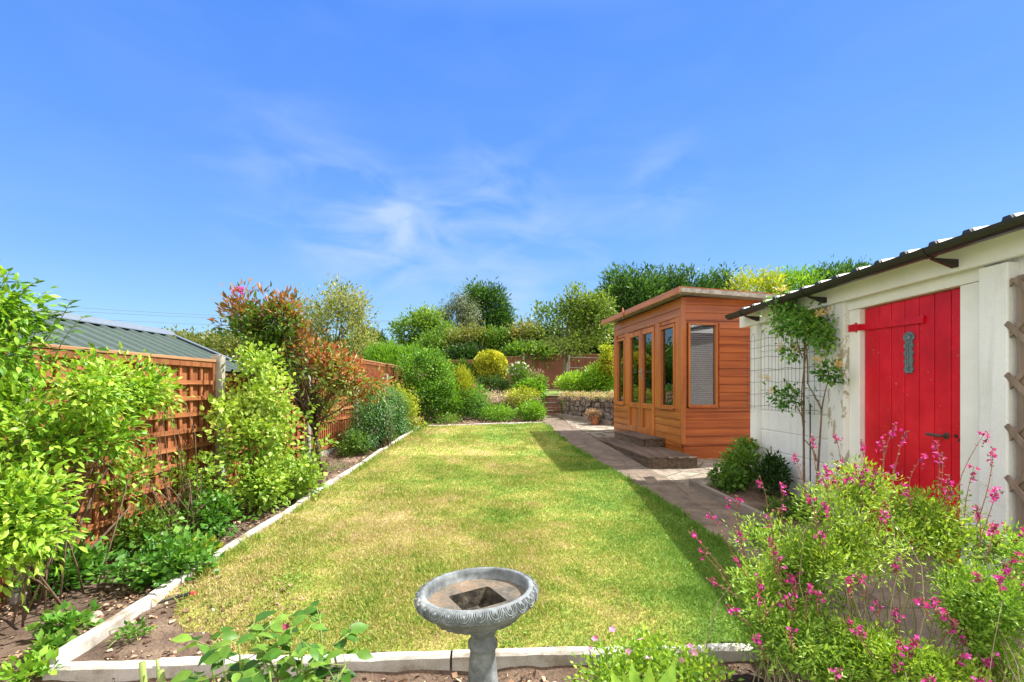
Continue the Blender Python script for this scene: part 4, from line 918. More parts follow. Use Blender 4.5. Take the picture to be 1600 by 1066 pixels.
# ------------------------------------------------------------------ left border shrubs
def gp(x, y, dz=0): return (x, y, gnd(y) + dz)
pl, c = plant('climbing_shrub', 'large bright green climber with long leaflets spilling over the fence at the left edge', 'climber', gp(-2.72, 2.75),
    [lobe(-5, 480, 2.55, 46, 42, .2), lobe(20, 555, 2.6, 66, 42, .2), lobe(100, 618, 2.8, 105, 62, .22), lobe(55, 630, 2.65, 70, 45, .2), lobe(80, 700, 2.75, 55, 45, .18), lobe(40, 760, 2.55, 60, 45, .2), lobe(195, 610, 3.3, 68, 46, .18), lobe(45, 700, 2.55, 95, 80, .24), lobe(150, 685, 3.0, 60, 58, .18), lobe(35, 800, 2.4, 75, 70, .22), lobe(0, 860, 2.3, 60, 50, .2)],
    1450, 8, .045, .05, .42, 'lf_lime', branch=20, br=.006, bm='twig', spread=.16, up=.05, gap=.46, freq=5, shell=.85, rough=.8, sd_=1, tpl='L', vspread=.3, vfreq=3)
stems(pl, gp(-2.76, 2.95), [P(190, 700, 3.3), P(140, 760, 3.1), P(60, 640, 2.8), P(205, 790, 3.35)], .012, M['bark'], 'woody_stems', 6, .12)
# airy shoots above it
sh_t = [P(60, 440, 2.6), P(92, 487, 2.7), P(128, 497, 2.8), P(15, 425, 2.5), P(150, 545, 2.9), P(110, 470, 2.7)]
mbp = MB(); pts = []; dd = []
for q in sh_t:
    s0 = np.array(q) + np.array([-.18, 0, -.28]); cv = curve(s0, q, .15, 8, .04); mbp.tube(cv, list(np.linspace(.004, .0015, 9)), 4)
    for i in range(2, 9):
        for sg in (-1, 1): pts.append(cv[i]); dd.append([sg * .8 + .2, rng.normal() * .5, .15 + rng.normal() * .2])
mbp.build('shoots', M['greenstem'], pl); pts = np.array(pts); dd = np.array(dd); n = len(pts)
leafobj('shoot_leaves', pts, dd, np.array([0, -.3, 1]) + rng.normal(size=(n, 3)) * .3, .065 * (.7 + .5 * rng.random(n)), .42, rng.random(n) * .6, M['lf_mid'], pl, 'l')

plant('climbing_rose', 'sparse yellowish rose shoots in front of the trellis panel', 'rose', gp(-2.55, 3.75),
    [lobe(245, 620, 3.75, 38, 25, .12), lobe(262, 640, 3.85, 18, 14, .1), lobe(215, 735, 3.5, 35, 32, .12), lobe(300, 745, 3.9, 42, 32, .15), lobe(340, 760, 4.1, 40, 35, .15), lobe(180, 770, 3.4, 30, 20, .1)],
    190, 6, .035, .045, .55, 'lf_rose', branch=34, br=.0045, bm='twig', gap=.4, freq=4, shell=.9, sd_=2, sag=.2)
plant('rose_bush', 'tall lime green rose bush with rounded leaves in front of the first grey fence post', 'rose', gp(-2.35, 4.5),
    [lobe(402, 575, 4.7, 36, 38, .25), lobe(415, 625, 4.6, 70, 45, .3), lobe(398, 690, 4.4, 58, 48, .3), lobe(450, 690, 4.7, 58, 60, .3), lobe(405, 755, 4.4, 55, 42, .28), lobe(350, 740, 4.25, 30, 36, .2), lobe(372, 640, 4.5, 24, 30, .15), lobe(470, 755, 4.9, 42, 42, .2), lobe(345, 640, 4.3, 18, 14, .1)],
    820, 8, .04, .048, .68, 'lf_rose', branch=40, br=.007, bm='greenstem', gap=.45, freq=4.5, shell=.8, rough=.6, sd_=3, vfreq=2.5, tpl='L')
# photinia
ph = thing('photinia_shrub', 'tall shrub with red and bronze young leaves, grey trunk by the white post', 'shrub', gp(-2.35, 6.0))
phl = [lobe(395, 520, 5.1, 36, 38, .3), lobe(430, 545, 5.2, 50, 38, .3), lobe(478, 560, 5.4, 52, 35, .3), lobe(525, 590, 5.6, 46, 30, .3), lobe(570, 605, 5.8, 28, 20, .2), lobe(410, 590, 5.2, 26, 22, .25), lobe(502, 640, 5.9, 22, 26, .15), lobe(440, 500, 5.2, 40, 24, .2)]
c1 = foliage(ph, phl, 680, 8, .055, .065, .42, M['lf_photinia'], up=.3, gap=.42, freq=3, shell=.8, sd_=4, rough=.8, tpl='L')
c2 = foliage(ph, [lobe(385, 490, 5.1, 34, 30, .25), lobe(436, 490, 5.2, 44, 26, .25), lobe(375, 465, 5.1, 12, 20, .08), lobe(410, 462, 5.2, 12, 16, .08), lobe(448, 470, 5.2, 12, 14, .08), lobe(480, 530, 5.3, 45, 22, .25), lobe(460, 500, 5.2, 20, 16, .1)], 165, 8, .05, .07, .36, M['lf_bronze'], up=.7, gap=.4, freq=3.5, shell=.8, sd_=5, name='bronze_leaves', vspread=.35, rough=.9)
c3 = foliage(ph, [lobe(520, 570, 5.5, 55, 24, .25), lobe(556, 592, 5.6, 46, 24, .25), lobe(495, 560, 5.4, 34, 22, .2), lobe(588, 600, 5.7, 20, 14, .15), lobe(540, 618, 5.7, 30, 14, .2), lobe(470, 545, 5.3, 20, 14, .2)], 140, 7, .05, .07, .34, M['lf_red'], up=.3, gap=.42, freq=4, shell=.9, sd_=6, name='red_leaves', rough=.9, vspread=.35)
stems(ph, gp(-2.35, 6.0), list(c2[::8]) + list(c1[::20]) + list(c3[::10]), .009, M['bark'], 'trunk', 6, .02, .03, .08, P(486, 640, 5.8), .035)
flower_pts(ph, [P(372 + random.uniform(-9, 9), 458 + random.uniform(-9, 9), 5.05) for _ in range(12)], .035, M['magenta'], 4, 'flowers')

plant('cotoneaster', 'dark green weeping cotoneaster mound against the fence beside the yellow green bush', 'shrub', gp(-2.0, 7.6),
    [lobe(583, 655, 7.7, 32, 44, .35), lobe(606, 632, 8.3, 28, 30, .3), lobe(562, 684, 7.3, 24, 18, .25), lobe(618, 662, 8.9, 18, 22, .3), lobe(588, 614, 7.9, 18, 14, .2)],
    2600, 9, .045, .032, .5, 'lf_coto', branch=50, br=.006, up=-.9, gap=.34, freq=3.5, shell=.35, rough=.35, sd_=7, sag=.35, vspread=.3)
plant('cotoneaster_shoots', 'loose bright green low shrub at the near foot of the dark weeping mound', 'shrub', gp(-2.0, 7.2),
    [lobe(545, 704, 7.1, 16, 12, .15), lobe(575, 708, 7.3, 18, 8, .15), lobe(612, 690, 8.4, 12, 8, .15), lobe(560, 692, 7.1, 14, 14, .15)], 420, 7, .035, .035, .5, 'lf_mid', branch=14, br=.003, sd_=8, gap=.36, floor=.36)
plant('yellow_shrub', 'yellow green bush between the weeping mound and the round green bush', 'shrub', gp(-2.15, 9.2),
    [lobe(628, 624, 9.2, 20, 14, .25), lobe(638, 644, 9.4, 20, 18, .25), lobe(650, 660, 9.8, 12, 9, .2), lobe(618, 610, 9.1, 13, 10, .2)], 420, 7, .05, .045, .5, 'lf_yel', branch=20, br=.005, up=.2, sd_=9, gap=.42, freq=3.5, rough=.9)
plant('round_bush', 'big rounded glossy green bush on a short bare trunk at the far left lawn corner', 'bush', G(663, 661),
    [lobe(668, 592, 10.9, 40, 38, .5), lobe(650, 580, 10.8, 30, 30, .4), lobe(688, 600, 10.9, 26, 34, .4), lobe(664, 618, 10.8, 40, 26, .5), lobe(672, 562, 10.9, 24, 16, .35)],
    1900, 8, .055, .055, .5, 'lf_round', vfreq=2.6, branch=30, br=.012, sd_=10, gap=.38, freq=3.2, shell=.4, rough=.35, trunk=P(662, 640, 10.8), tr=.07, vspread=.25)
plant('lime_conifer', 'feathery lime green conifer rising behind the raised fence panels', 'conifer', (-3.45, 14, .9),
    [lobe(608, 566, 14, 30, 22, .6), lobe(640, 562, 13.8, 24, 16, .5), lobe(590, 560, 14.2, 14, 14, .4)], 900, 7, .09, .13, .22, 'lf_bright', branch=12, br=.015, up=1.2, sd_=11, gap=.34, freq=1.6, vspread=.15)

# low growth in the left bed
def clump(label, px, py, rx, ry, n, size, material, wr=.7, cat='plant', name='leafy_plant', lift=0, sd_=0, d=None, rd=None, **k):
    b_ = G(px, py) if d is None else (*P(px, py, d)[:2], gnd(d))
    x, y, z = b_; rr = rx * y / F; hh = ry * y / F
    lb = [(np.array([x, y, z + hh * .35 + lift]), np.array([rr, rd or rr * .8, hh]))]
    kk = dict(branch=10, br=.003, bm='greenstem', gap=.33, freq=6, shell=.8, up=.25, out_=.5, floor=z + lift * 0, vfreq=5); kk.update(k)
    return plant(name, label, cat, b_, lb, n, 6, max(.02, size * .6), size, wr, material, group='low plants in the left bed', sd_=sd_, **kk)
clump('pale green cranesbill leaves spilling to the edging just before the first stone joint', 262, 905, 70, 50, 260, .045, 'lf_geran', .8, sd_=20)
clump('dark leafy clump at the foot of the trellis panel above the cranesbill', 225, 860, 60, 55, 260, .045, 'lf_mid', .55, sd_=21)
clump('broad leaved green rosette beside the stained post foot at the left edge', 95, 915, 80, 45, 200, .07, 'lf_geran', .45, sd_=22)
clump('green leafy mound below the rose shoots, touching the edging', 325, 835, 55, 50, 260, .042, 'lf_geran', .75, sd_=23)
clump('dark green clump under the lime rose bush at the fence foot', 290, 790, 45, 50, 220, .045, 'lf_dark', .5, sd_=24)
clump('low green growth under the rose bush beside the edging', 395, 785, 50, 24, 170, .04, 'lf_mid', .6, sd_=25)
clump('yellow green euphorbia like tuft in the bed right of the trellis', 330, 790, 30, 36, 140, .04, 'lf_yel', .5, sd_=26)
clump('small fresh green seedling clump on bare soil near the left kerb end', 105, 985, 26, 16, 40, .045, 'lf_geran', .8, sd_=27)
clump('tiny green weed tuft on the soil at the lower left', 80, 1020, 18, 10, 22, .04, 'lf_geran', .8, sd_=28)
clump('small weed growing on the bare lawn corner', 208, 995, 14, 10, 22, .03, 'lf_geran', .7, sd_=29)
clump('bright green leaves at the very bottom left of the picture', 45, 1062, 40, 12, 40, .045, 'lf_bright', .7, sd_=30)
clump('thin green weeds on the bed near the white post', 505, 735, 40, 9, 60, .03, 'lf_mid', .4, sd_=31)
clump('dark green foliage mass at the bottom of the pale rose bush', 440, 765, 50, 34, 220, .04, 'lf_mid', .6, sd_=32)
clump('green foliage under the red leaved shrub next to the post', 480, 735, 24, 34, 120, .045, 'lf_mid', .5, sd_=33)
clump('yellowing dandelion like leaves by the edging halfway along the cranesbill', 310, 868, 24, 12, 40, .05, 'lf_yel', .4, sd_=34)

# ------------------------------------------------------------------ far bed and terrace planting
def bedp(name, label, cat, px, py, d, rx, ry, n, size, material, wr=.5, base_z=None, **k):
    c = P(px, py, d); bz = base_z if base_z is not None else (gnd(d) if d < 12 else tz(d))
    k.setdefault('branch', 10); k.setdefault('br', .004); k.setdefault('bm', 'greenstem'); k.setdefault('gap', .34); k.setdefault('freq', 3)
    return plant(name, label, cat, (c[0], c[1], bz), [lobe(px, py, d, rx, ry)], n, 7, .05, size, wr, material, **k)
bedp('leafy_plant', 'fresh green perennial at the right foot of the round bush', 'plant', 703, 632, 11.2, 22, 24, 420, .055, 'lf_bright', up=.5, sd_=40)
bedp('leafy_plant', 'tall narrow leaved light green stems right of the round bush', 'plant', 722, 607, 11.6, 16, 34, 420, .1, 'lf_yel', .14, up=1.2, sd_=41)
bedp('leafy_plant', 'green clump with yellowish tips below the magenta flowers', 'plant', 742, 632, 11.4, 22, 24, 380, .05, 'lf_geran', sd_=42)
bedp('leafy_plant', 'low green plants behind the middle of the far edging', 'plant', 778, 648, 11.2, 30, 12, 380, .05, 'lf_bright', sd_=43, floor=.64)
bedp('leafy_plant', 'bright green leafy mound at the right end of the far edging beside the brick steps', 'plant', 832, 645, 11.3, 24, 15, 420, .055, 'lf_bright', sd_=44, floor=.64)
bedp('leafy_plant', 'low green growth left of the far edging under the round bush', 'plant', 690, 656, 10.8, 30, 9, 260, .045, 'lf_mid', sd_=45, floor=.6)
bedp('leafy_plant', 'green weeds in the far left corner behind the left edging', 'plant', 640, 678, 9.3, 24, 9, 240, .04, 'lf_mid', sd_=46, floor=.5)
bedp('rockery_mat', 'straw coloured trailing mat hanging over the left terrace wall', 'plant', 775, 622, 12.05, 34, 6, 300, .05, 'palepink', .3, sd_=47, up=-.3, base_z=1.2)
bedp('rockery_mat', 'yellow green trailing plant over the terrace wall left of the steps', 'plant', 815, 618, 12.0, 26, 12, 320, .05, 'lf_yel', .4, sd_=48, up=-.2, base_z=1.2)
bl = P(766, 574, 13.6)
gb_ = thing('golden_ball', 'clipped golden variegated evergreen ball on the terrace', 'topiary', (bl[0], bl[1], tz(13.6)))
foliage(gb_, [(np.array(bl), np.array([.465, .465, .45]))], 2600, 7, .02, .05, .5, M['lf_gold'], gap=.0, shell=.1, rough=.08, sd_=49, up=.1, out_=.9, vspread=.35, vfreq=6)
foliage(gb_, [(np.array(bl), np.array([.4, .4, .38]))], 800, 6, .03, .055, .5, M['lf_gold'], gap=.0, shell=.2, rough=.08, sd_=49, up=.1, name='inner_foliage', vspread=.25)
stems(gb_, (bl[0], bl[1], tz(13.6)), [(bl[0] + .2 * math.cos(a), bl[1] + .2 * math.sin(a), bl[2]) for a in (0, 1.2, 2.5, 3.8, 5)], .02, M['bark'], 'trunk', 5, 0, .02, .03, (bl[0], bl[1], bl[2] - .3), .035)
bedp('leafy_plant', 'dark green shrub growing under the golden ball', 'shrub', 768, 604, 13.1, 34, 14, 520, .06, 'lf_dark', sd_=50)
pl, c = bedp('daisy_clump', 'clump of white daisies right of the golden ball', 'daisies', 812, 590, 12.9, 22, 20, 420, .07, 'lf_mid', .25, up=.8, sd_=51)
flower_pts(pl, [P(random.uniform(792, 826), 0, 12.8)[:2] + (EYE + (CY - random.uniform(566, 588)) * 12.8 / F,) for _ in range(46)], .045, M['whitefl'], 7, 'flowers', wr=.4)
pl, c = bedp('astilbe', 'pink plumed perennial above the bushy greenery near the steps', 'plant', 836, 596, 12.6, 16, 10, 260, .06, 'lf_mid', sd_=52)
flower_pts(pl, [P(random.choice([828, 834, 841, 846]) + random.gauss(0, 2), random.uniform(577, 594), 12.55) for _ in range(70)], .03, M['palepink'], 4, 'flower_plumes', wr=.4)
bedp('leafy_plant', 'bushy green perennial with heart shaped leaves left of the steps', 'plant', 826, 612, 12.5, 25, 18, 620, .08, 'lf_bright', .6, sd_=53)
pl, c = bedp('phlox', 'green plant carrying large magenta flower heads before the golden ball', 'flowering plant', 742, 618, 12.2, 22, 12, 300, .06, 'lf_geran', sd_=54)
for (px, py) in ((727, 614), (736, 611), (741, 605), (749, 613), (754, 616), (745, 617)):
    flower_pts(pl, np.array(P(px, py, 12.0)) + rng.normal(size=(16, 3)) * .03, .035, M['magenta'], 5, 'flower_head', wr=.8)
pl, c = bedp('crocosmia', 'spiky plant with orange red flowers by the back fence left of the golden ball', 'flowering plant', 722, 588, 13.5, 18, 18, 260, .16, 'lf_mid', .1, up=1.5, sd_=55)
flower_pts(pl, [P(random.choice([717, 720, 725]) + random.gauss(0, 1.5), random.uniform(568, 590), 13.4) for _ in range(34)], .04, M['redfl'], 5, 'flowers')
bedp('raspberry_canes', 'light green cane bushes on the terrace between the steps and the summerhouse', 'bush', 905, 598, 13.6, 34, 14, 620, .08, 'lf_lime', .5, sd_=56, up=.6)
bedp('raspberry_canes', 'taller leafy green canes next to the summerhouse corner', 'bush', 940, 590, 13.4, 26, 22, 620, .08, 'lf_lime', .5, sd_=57, up=.6)
pl, c = bedp('espalier', 'narrow plant with yellow and reddish leaves left of the summerhouse corner', 'plant', 948, 566, 13.2, 10, 26, 240, .08, 'lf_yel', .5, sd_=58)
foliage(pl, [lobe(950, 572, 13.2, 8, 18)], 60, 6, .05, .08, .5, M['lf_red'], name='red_leaves')
mb = MB().tube([(*P(889, 0, 14)[:2], tz(14)), (*P(889, 0, 14)[:2], 2.34)], .03, 8); pf = thing('cane_support', 'grey post with strained wires above the canes on the terrace', 'plant support', (*P(889, 0, 14)[:2], tz(14)))
mb.build('post', M['greywood'], pf); mb = MB().tube([(*P(960, 0, 14)[:2], tz(14)), (*P(960, 0, 14)[:2], 2.34)], .03, 8); mb.build('post', M['greywood'], pf)
for z in (2.28, 1.98): MB().tube([(*P(889, 0, 14)[:2], z), (*P(960, 0, 14)[:2], z - .03)], .008, 4).build('wire', M['line'], pf)
# stonecrop along the right wall top
sc = thing('stonecrop', 'pale pink and buff stonecrop cushions along the top of the right stone wall', 'stonecrop', (1.9, 11.0, 1.2))
ww = [(1.33, 11.72), (1.6, 11.32), (1.9, 10.88), (2.2, 10.5), (2.7, 10.3), (3.3, 10.1)]
foliage(sc, [(np.array([x, y, 1.2]), np.array([.24, .16, .09])) for x, y in ww], 700, 7, .025, .035, .6, M['palepink'], gap=.3, freq=5, shell=.6, sd_=60, vspread=.35, floor=1.1)
foliage(sc, [(np.array([x, y, 1.2]), np.array([.25, .17, .07])) for x, y in ww], 200, 7, .03, .035, .5, M['lf_yel'], gap=.3, freq=5, shell=.6, sd_=61, name='green_foliage', floor=1.1)
# pot
px_, py_, pz_ = G(929.5, 664)
pot = thing('flower_pot', 'terracotta pot of pale pink flowers on the paving by the stone wall', 'flower pot', (px_, py_, pz_ + .012))
MB().lathe([(.07, 0), (.072, .004), (.098, .15), (.108, .152), (.112, .158), (.112, .188), (.108, .193), (.098, .193), (.094, .165), (.0, .16)], (px_, py_, pz_ + .012), 28).build('pot', M['clay'], pot, smooth=False, bevel=.001)
foliage(pot, [(np.array([px_ - .03, py_ - .02, pz_ + .24]), np.array([.16, .13, .09])), (np.array([px_ - .13, py_ - .03, pz_ + .2]), np.array([.08, .08, .09]))], 190, 7, .02, .03, .7, M['palepink'], gap=.2, sd_=62, name='flowers')
foliage(pot, [(np.array([px_, py_, pz_ + .21]), np.array([.12, .11, .06]))], 60, 6, .02, .035, .5, M['lf_mid'], gap=.2, sd_=63)

# ------------------------------------------------------------------ trees and hedges beyond
def tree(name, label, base, lobes, n, size, wr, material, trunk=None, tr=.14, group='trees beyond the garden', k=7, rc=.16, br=.03, nb=30, cat='tree', **kw):
    kw.setdefault('freq', .9); kw.setdefault('gap', .4); kw.setdefault('rough', .75); kw.setdefault('vfreq', .7)
    return plant(name, label, cat, base, lobes, n, k, rc, size, wr, material, group=group, branch=nb, br=br, bm='bark', trunk=trunk, tr=tr, sag=.02, **kw)
def tbase(px, d, z=1.2): return (*P(px, 0, d)[:2], z)
tree('pale_tree', 'pale green tree with yellowish tips behind the red leaved shrub', tbase(520, 16, .8),
     [lobe(520, 505, 16, 52, 42, 1), lobe(478, 490, 16, 30, 34, .8), lobe(545, 480, 16, 30, 30, .8), lobe(560, 530, 16, 26, 30, .7), lobe(500, 560, 16, 60, 40, 1), lobe(525, 458, 16, 20, 16, .5)],
     1250, .11, .5, 'lf_pale', P(520, 540, 16), .12, sd_=70, gap=.45, freq=1.6, up=.8)
tree('broadleaf_tree', 'dark rounded apple like tree seen above the lime conifer', tbase(660, 27),
     [lobe(655, 515, 27, 34, 24, 1.2), lobe(632, 520, 27, 22, 18, .8), lobe(668, 500, 27, 22, 16, .8), lobe(690, 525, 27, 24, 22, .9), lobe(625, 545, 27, 26, 22, 1), lobe(665, 545, 27, 40, 24, 1)],
     1300, .17, .6, 'lf_mid', P(655, 545, 27), .2, rc=.2, sd_=71, gap=.4)
tree('birch_tree', 'tall grey green weeping birch, left of the dark pointed conifer', tbase(712, 36),
     [lobe(700, 490, 36, 16, 26, .9), lobe(718, 482, 36, 16, 28, .9), lobe(732, 492, 36, 16, 30, .9), lobe(708, 520, 36, 26, 22, 1.2), lobe(693, 506, 36, 10, 20, .6)],
     1300, .17, .32, 'lf_birch', P(714, 510, 36), .22, rc=.25, up=-1.2, sd_=72, gap=.43, freq=1.0)
tree('dark_conifer', 'dark green conifer with ragged top behind the utility pole', tbase(764, 38),
     [lobe(750, 470, 38, 18, 20, 1), lobe(772, 480, 38, 20, 24, 1), lobe(762, 505, 38, 36, 28, 1.4), lobe(785, 505, 38, 16, 22, .9), lobe(742, 458, 38, 9, 12, .5), lobe(768, 460, 38, 8, 10, .5)],
     1500, .3, .3, 'lf_conif', P(764, 500, 38), .25, rc=.3, up=.3, out_=1.2, sd_=73, gap=.36)
hl = [('hedge_shrub', 'green hedge bush above the round bush, below the dark apple like tree', 690, 545, 24, 42, 28, 'lf_mid'), ('hedge_shrub', 'brownish green hedge bush with dry tips left of the utility pole', 735, 535, 24, 36, 26, 'lf_olive'),
      ('hedge_shrub', 'dense mixed hedge bush directly below the utility pole', 778, 538, 24, 36, 26, 'lf_mid'), ('hedge_shrub', 'grey green hedge bush right of the utility pole', 822, 530, 24, 34, 28, 'lf_olive'),
      ('hedge_shrub', 'dark ivy covered hedge bush hanging over the back fence left of the golden ball', 725, 560, 22, 30, 14, 'lf_dark'), ('hedge_shrub', 'dark evergreen hedge bush behind the apple tree', 870, 535, 24, 46, 34, 'lf_dark'),
      ('hedge_shrub', 'dark hedge bush between apple tree and summerhouse', 930, 540, 22.5, 46, 40, 'lf_dark'), ('hedge_shrub', 'green ivy trailing over the fence top right of the golden ball', 830, 552, 21.2, 40, 7, 'lf_mid'),
      ('hedge_shrub', 'low dark hedge bush left of the broad dark tree', 590, 560, 24, 36, 26, 'lf_mid'), ('hedge_shrub', 'small dark bush between the pale tree and the lime conifer', 578, 535, 30, 22, 16, 'lf_dark')]
for i, (nm, lb, px, py, d, rx, ry, m_) in enumerate(hl):
    tree(nm, lb, tbase(px, d), [lobe(px, py, d, rx, ry, 1.0), lobe(px - rx * .5, py + ry * .3, d, rx * .6, ry * .8, .8), lobe(px + rx * .5, py + ry * .2, d, rx * .6, ry * .8, .8), lobe(px + rx * .1, py + ry, d, rx * .9, ry * .8, .8)],
         1100, .15, .6, m_, None, nb=10, rc=.16, sd_=80 + i, gap=.34, cat='hedge bush', group='hedge bushes beyond the back fence')
tree('apple_tree', 'light green apple tree leaning over the back fence left of the summerhouse', tbase(880, 18.5, 1.3),
     [lobe(885, 500, 18.5, 40, 26, 1.1), lobe(860, 515, 18.5, 34, 26, 1), lobe(905, 480, 18.5, 26, 18, .8), lobe(898, 460, 18.5, 10, 10, .4), lobe(925, 510, 18.5, 36, 32, 1), lobe(895, 535, 18.5, 26, 16, .9), lobe(850, 490, 18.5, 16, 14, .6), lobe(935, 480, 18.5, 22, 20, .8)],
     1500, .12, .55, 'lf_apple', P(882, 545, 18.5), .1, rc=.14, sd_=95, gap=.41, freq=1.2, group=None)
for i, (px, top, d, rx) in enumerate(((968, 432, 22, 28), (1000, 432, 21.5, 30), (1040, 430, 22, 32), (1085, 430, 22, 34), (1120, 434, 22.5, 24))):
    tree('leylandii_conifer', ['dark conifer leftmost of the row behind the summerhouse roof', 'dark conifer second from the left behind the summerhouse roof', 'middle dark conifer behind the summerhouse roof',
         'dark conifer second from the right of the row behind the summerhouse roof', 'dark conifer rightmost of the row beside the pale hedge'][i], tbase(px, d),
         [lobe(px, top + 30, d, rx, 24, 1.1), lobe(px + 4, top + 70, d, rx + 6, 46, 1.3), lobe(px - 10, top + 6, d, 8, 10, .35), lobe(px + 12, top + 2, d, 8, 9, .35), lobe(px - 2, top + 130, d, rx + 8, 60, 1.4)],
         1500, .24, .28, 'lf_conif', P(px, top + 60, d), .15, rc=.2, up=.35, out_=1.2, sd_=100 + i, gap=.33, group='tall conifers behind the summerhouse', nb=14)
for i, (px, py, rx, ry, m_) in enumerate(((1180, 456, 44, 26, 'lf_yel'), (1245, 452, 36, 26, 'lf_bright'), (1295, 448, 32, 28, 'lf_conif'), (1335, 446, 26, 26, 'lf_conif'), (1400, 450, 40, 26, 'lf_conif'))):
    tree('hedge_conifer', ['yellow green hedge conifer between the summerhouse roof and the garage gutter', 'bright green hedge conifer above the honeysuckle', 'green hedge conifer peeping over the garage roof above the peeling pier',
         'rightmost pointed conifer tip above the garage roof', 'conifer hidden behind the garage roof'][i], tbase(px, 21), [lobe(px, py, 21, rx, ry, 1.2), lobe(px - rx * .4, py - ry * .6, 21, 9, 12, .4), lobe(px + rx * .5, py - ry * .7, 21, 8, 11, .4), lobe(px, py + 60, 21, rx, 50, 1.2)],
         1000, .17, .35, m_, None, rc=.17, up=.5, sd_=110 + i, gap=.3, group='hedge conifers behind the garage', nb=8) if i < 4 else None
tree('distant_hedge', 'brownish green hedge beyond the green shed roof', tbase(320, 22, .6),
     [lobe(300, 545, 22, 50, 22, 1.2), lobe(345, 550, 20, 40, 24, 1), lobe(262, 535, 23, 30, 14, 1), lobe(380, 545, 19, 36, 26, 1)], 1500, .15, .5, 'lf_olive', None, nb=8, sd_=120, gap=.3, group=None, cat='hedge')
tree('distant_hedge', 'far green bushes low on the skyline at the left of the shed roof', tbase(180, 40, .4), [lobe(60, 560, 40, 160, 22, 3), lobe(250, 560, 38, 120, 24, 3), lobe(430, 560, 36, 120, 30, 3), lobe(560, 560, 36, 90, 26, 3)], 2200, .35, .6, 'lf_mid', None, nb=6, rc=.4, sd_=121, gap=.2, group=None, cat='hedge')
# utility pole and wires
pd_ = 41; pp_ = P(762.5, 495, pd_)
up_ = thing('utility_pole', 'slim grey utility pole with a short crossarm in front of the dark conifer', 'utility pole', (pp_[0], pp_[1], 1.0))
MB().tube([(pp_[0], pp_[1], 1.0), pp_], [.15, .11], 10).build('pole', M['greywood'], up_)
MB().box(pp_[0] - .7, pp_[0] + .7, pp_[1] - .06, pp_[1] + .06, pp_[2] - .5, pp_[2] - .36).build('crossarm', M['greywood'], up_)
for k, (dz, y2) in enumerate(((-.3, 452), (-.3, 462), (-.9, 473))):
    e = P(-260, y2, 21); e2 = P(1010, 520 + 4 * k, 70); s_ = (pp_[0] - .6 + .6 * k, pp_[1], pp_[2] + dz)
    def cat_(a, b_, sag): return [tuple(a[j] + (b_[j] - a[j]) * i / 14 - (sag * 4 * (i / 14) * (1 - i / 14) if j == 2 else 0) for j in range(3)) for i in range(15)]
    tag(MB().tube(cat_(s_, e, .5), .008, 4).build('overhead_wire', M['line']), ['uppermost thin overhead wire crossing the sky above the green shed', 'middle thin overhead wire above the green shed', 'lowest thin overhead wire above the green shed'][k], 'wire', 'overhead wires')

# ------------------------------------------------------------------ plants by the garage
hn = thing('honeysuckle', 'honeysuckle with cream flowers climbing the white wall past the gutter', 'climber', gp(2.75, 4.5))
hl_ = [lobe(1240, 505, 4.75, 42, 26, .1), lobe(1222, 482, 4.9, 26, 16, .1), lobe(1280, 520, 4.35, 26, 26, .1), lobe(1237, 622, 4.75, 34, 17, .1), lobe(1296, 583, 4.25, 21, 13, .08), lobe(1236, 551, 4.75, 14, 9, .06), lobe(1262, 505, 4.5, 30, 24, .1), lobe(1228, 458, 4.75, 16, 12, .06)]
foliage(hn, hl_, 440, 6, .035, .042, .62, M['lf_geran'], gap=.42, freq=8, shell=.95, sd_=130, up=-.1, vspread=.35, rough=1.1, tpl='L')
mb = MB()
for a, b_, r_ in (((1257, 815, 4.6), (1258, 500, 4.62), .012), ((1273, 800, 4.45), (1284, 640, 4.35), .012), ((1284, 640, 4.35), (1262, 600, 4.5), .008), ((1284, 640, 4.35), (1296, 590, 4.25), .006), ((1258, 660, 4.6), (1240, 620, 4.75), .006),
                  ((1262, 600, 4.5), (1248, 500, 4.65), .007), ((1256, 680, 4.6), (1268, 520, 4.5), .006), ((1296, 590, 4.25), (1284, 520, 4.35), .005), ((1275, 720, 4.45), (1258, 688, 4.58), .009), ((1254, 560, 4.62), (1246, 490, 4.7), .006)):
    mb.tube(curve(P(*a), P(*b_), 0, 8, .05), list(np.linspace(r_, r_ * .6, 9)), 6)
mb.build('stems', M['twig'], hn, smooth=True)
for (px, py) in ((1222, 452), (1278, 492), (1216, 514), (1217, 545), (1196, 591), (1276, 564), (1208, 611), (1309, 568), (1290, 487), (1244, 545)):
    d_ = F * 2.74 / (px - 800)
    flower_pts(hn, np.array(P(px, py, d_)) + rng.normal(size=(9, 3)) * .02, .035, M['cream'], 4, 'flower', wr=.25, cup=1.0, jit=1)
tag(MB().tube([gp(2.84, 4.62, -.03), (2.84, 4.62, 1.25)], .006, 6).build('support_stake', M['black']), 'thin dark upright stake beside the honeysuckle stems', 'stake')
plant('leafy_plant', 'bushy green plant at the far garage corner above the edging board', 'plant', gp(2.62, 5.55),
      [lobe(1160, 728, 5.55, 27, 26, .2), lobe(1138, 748, 5.3, 26, 14, .2), lobe(1166, 700, 5.7, 11, 12, .1)], 420, 7, .035, .05, .6, 'lf_mid', branch=14, br=.004, bm='greenstem', sd_=140, gap=.34, freq=5, group='plants in the garage bed')
plant('leafy_plant', 'upright dark green plant against the white wall below the wire mesh', 'plant', gp(2.7, 5.05),
      [lobe(1206, 745, 5.05, 19, 26, .14), lobe(1210, 724, 5.1, 12, 10, .1)], 240, 7, .03, .05, .4, 'lf_dark', branch=12, br=.003, bm='greenstem', sd_=141, gap=.34, freq=6, up=.5, group='plants in the garage bed')
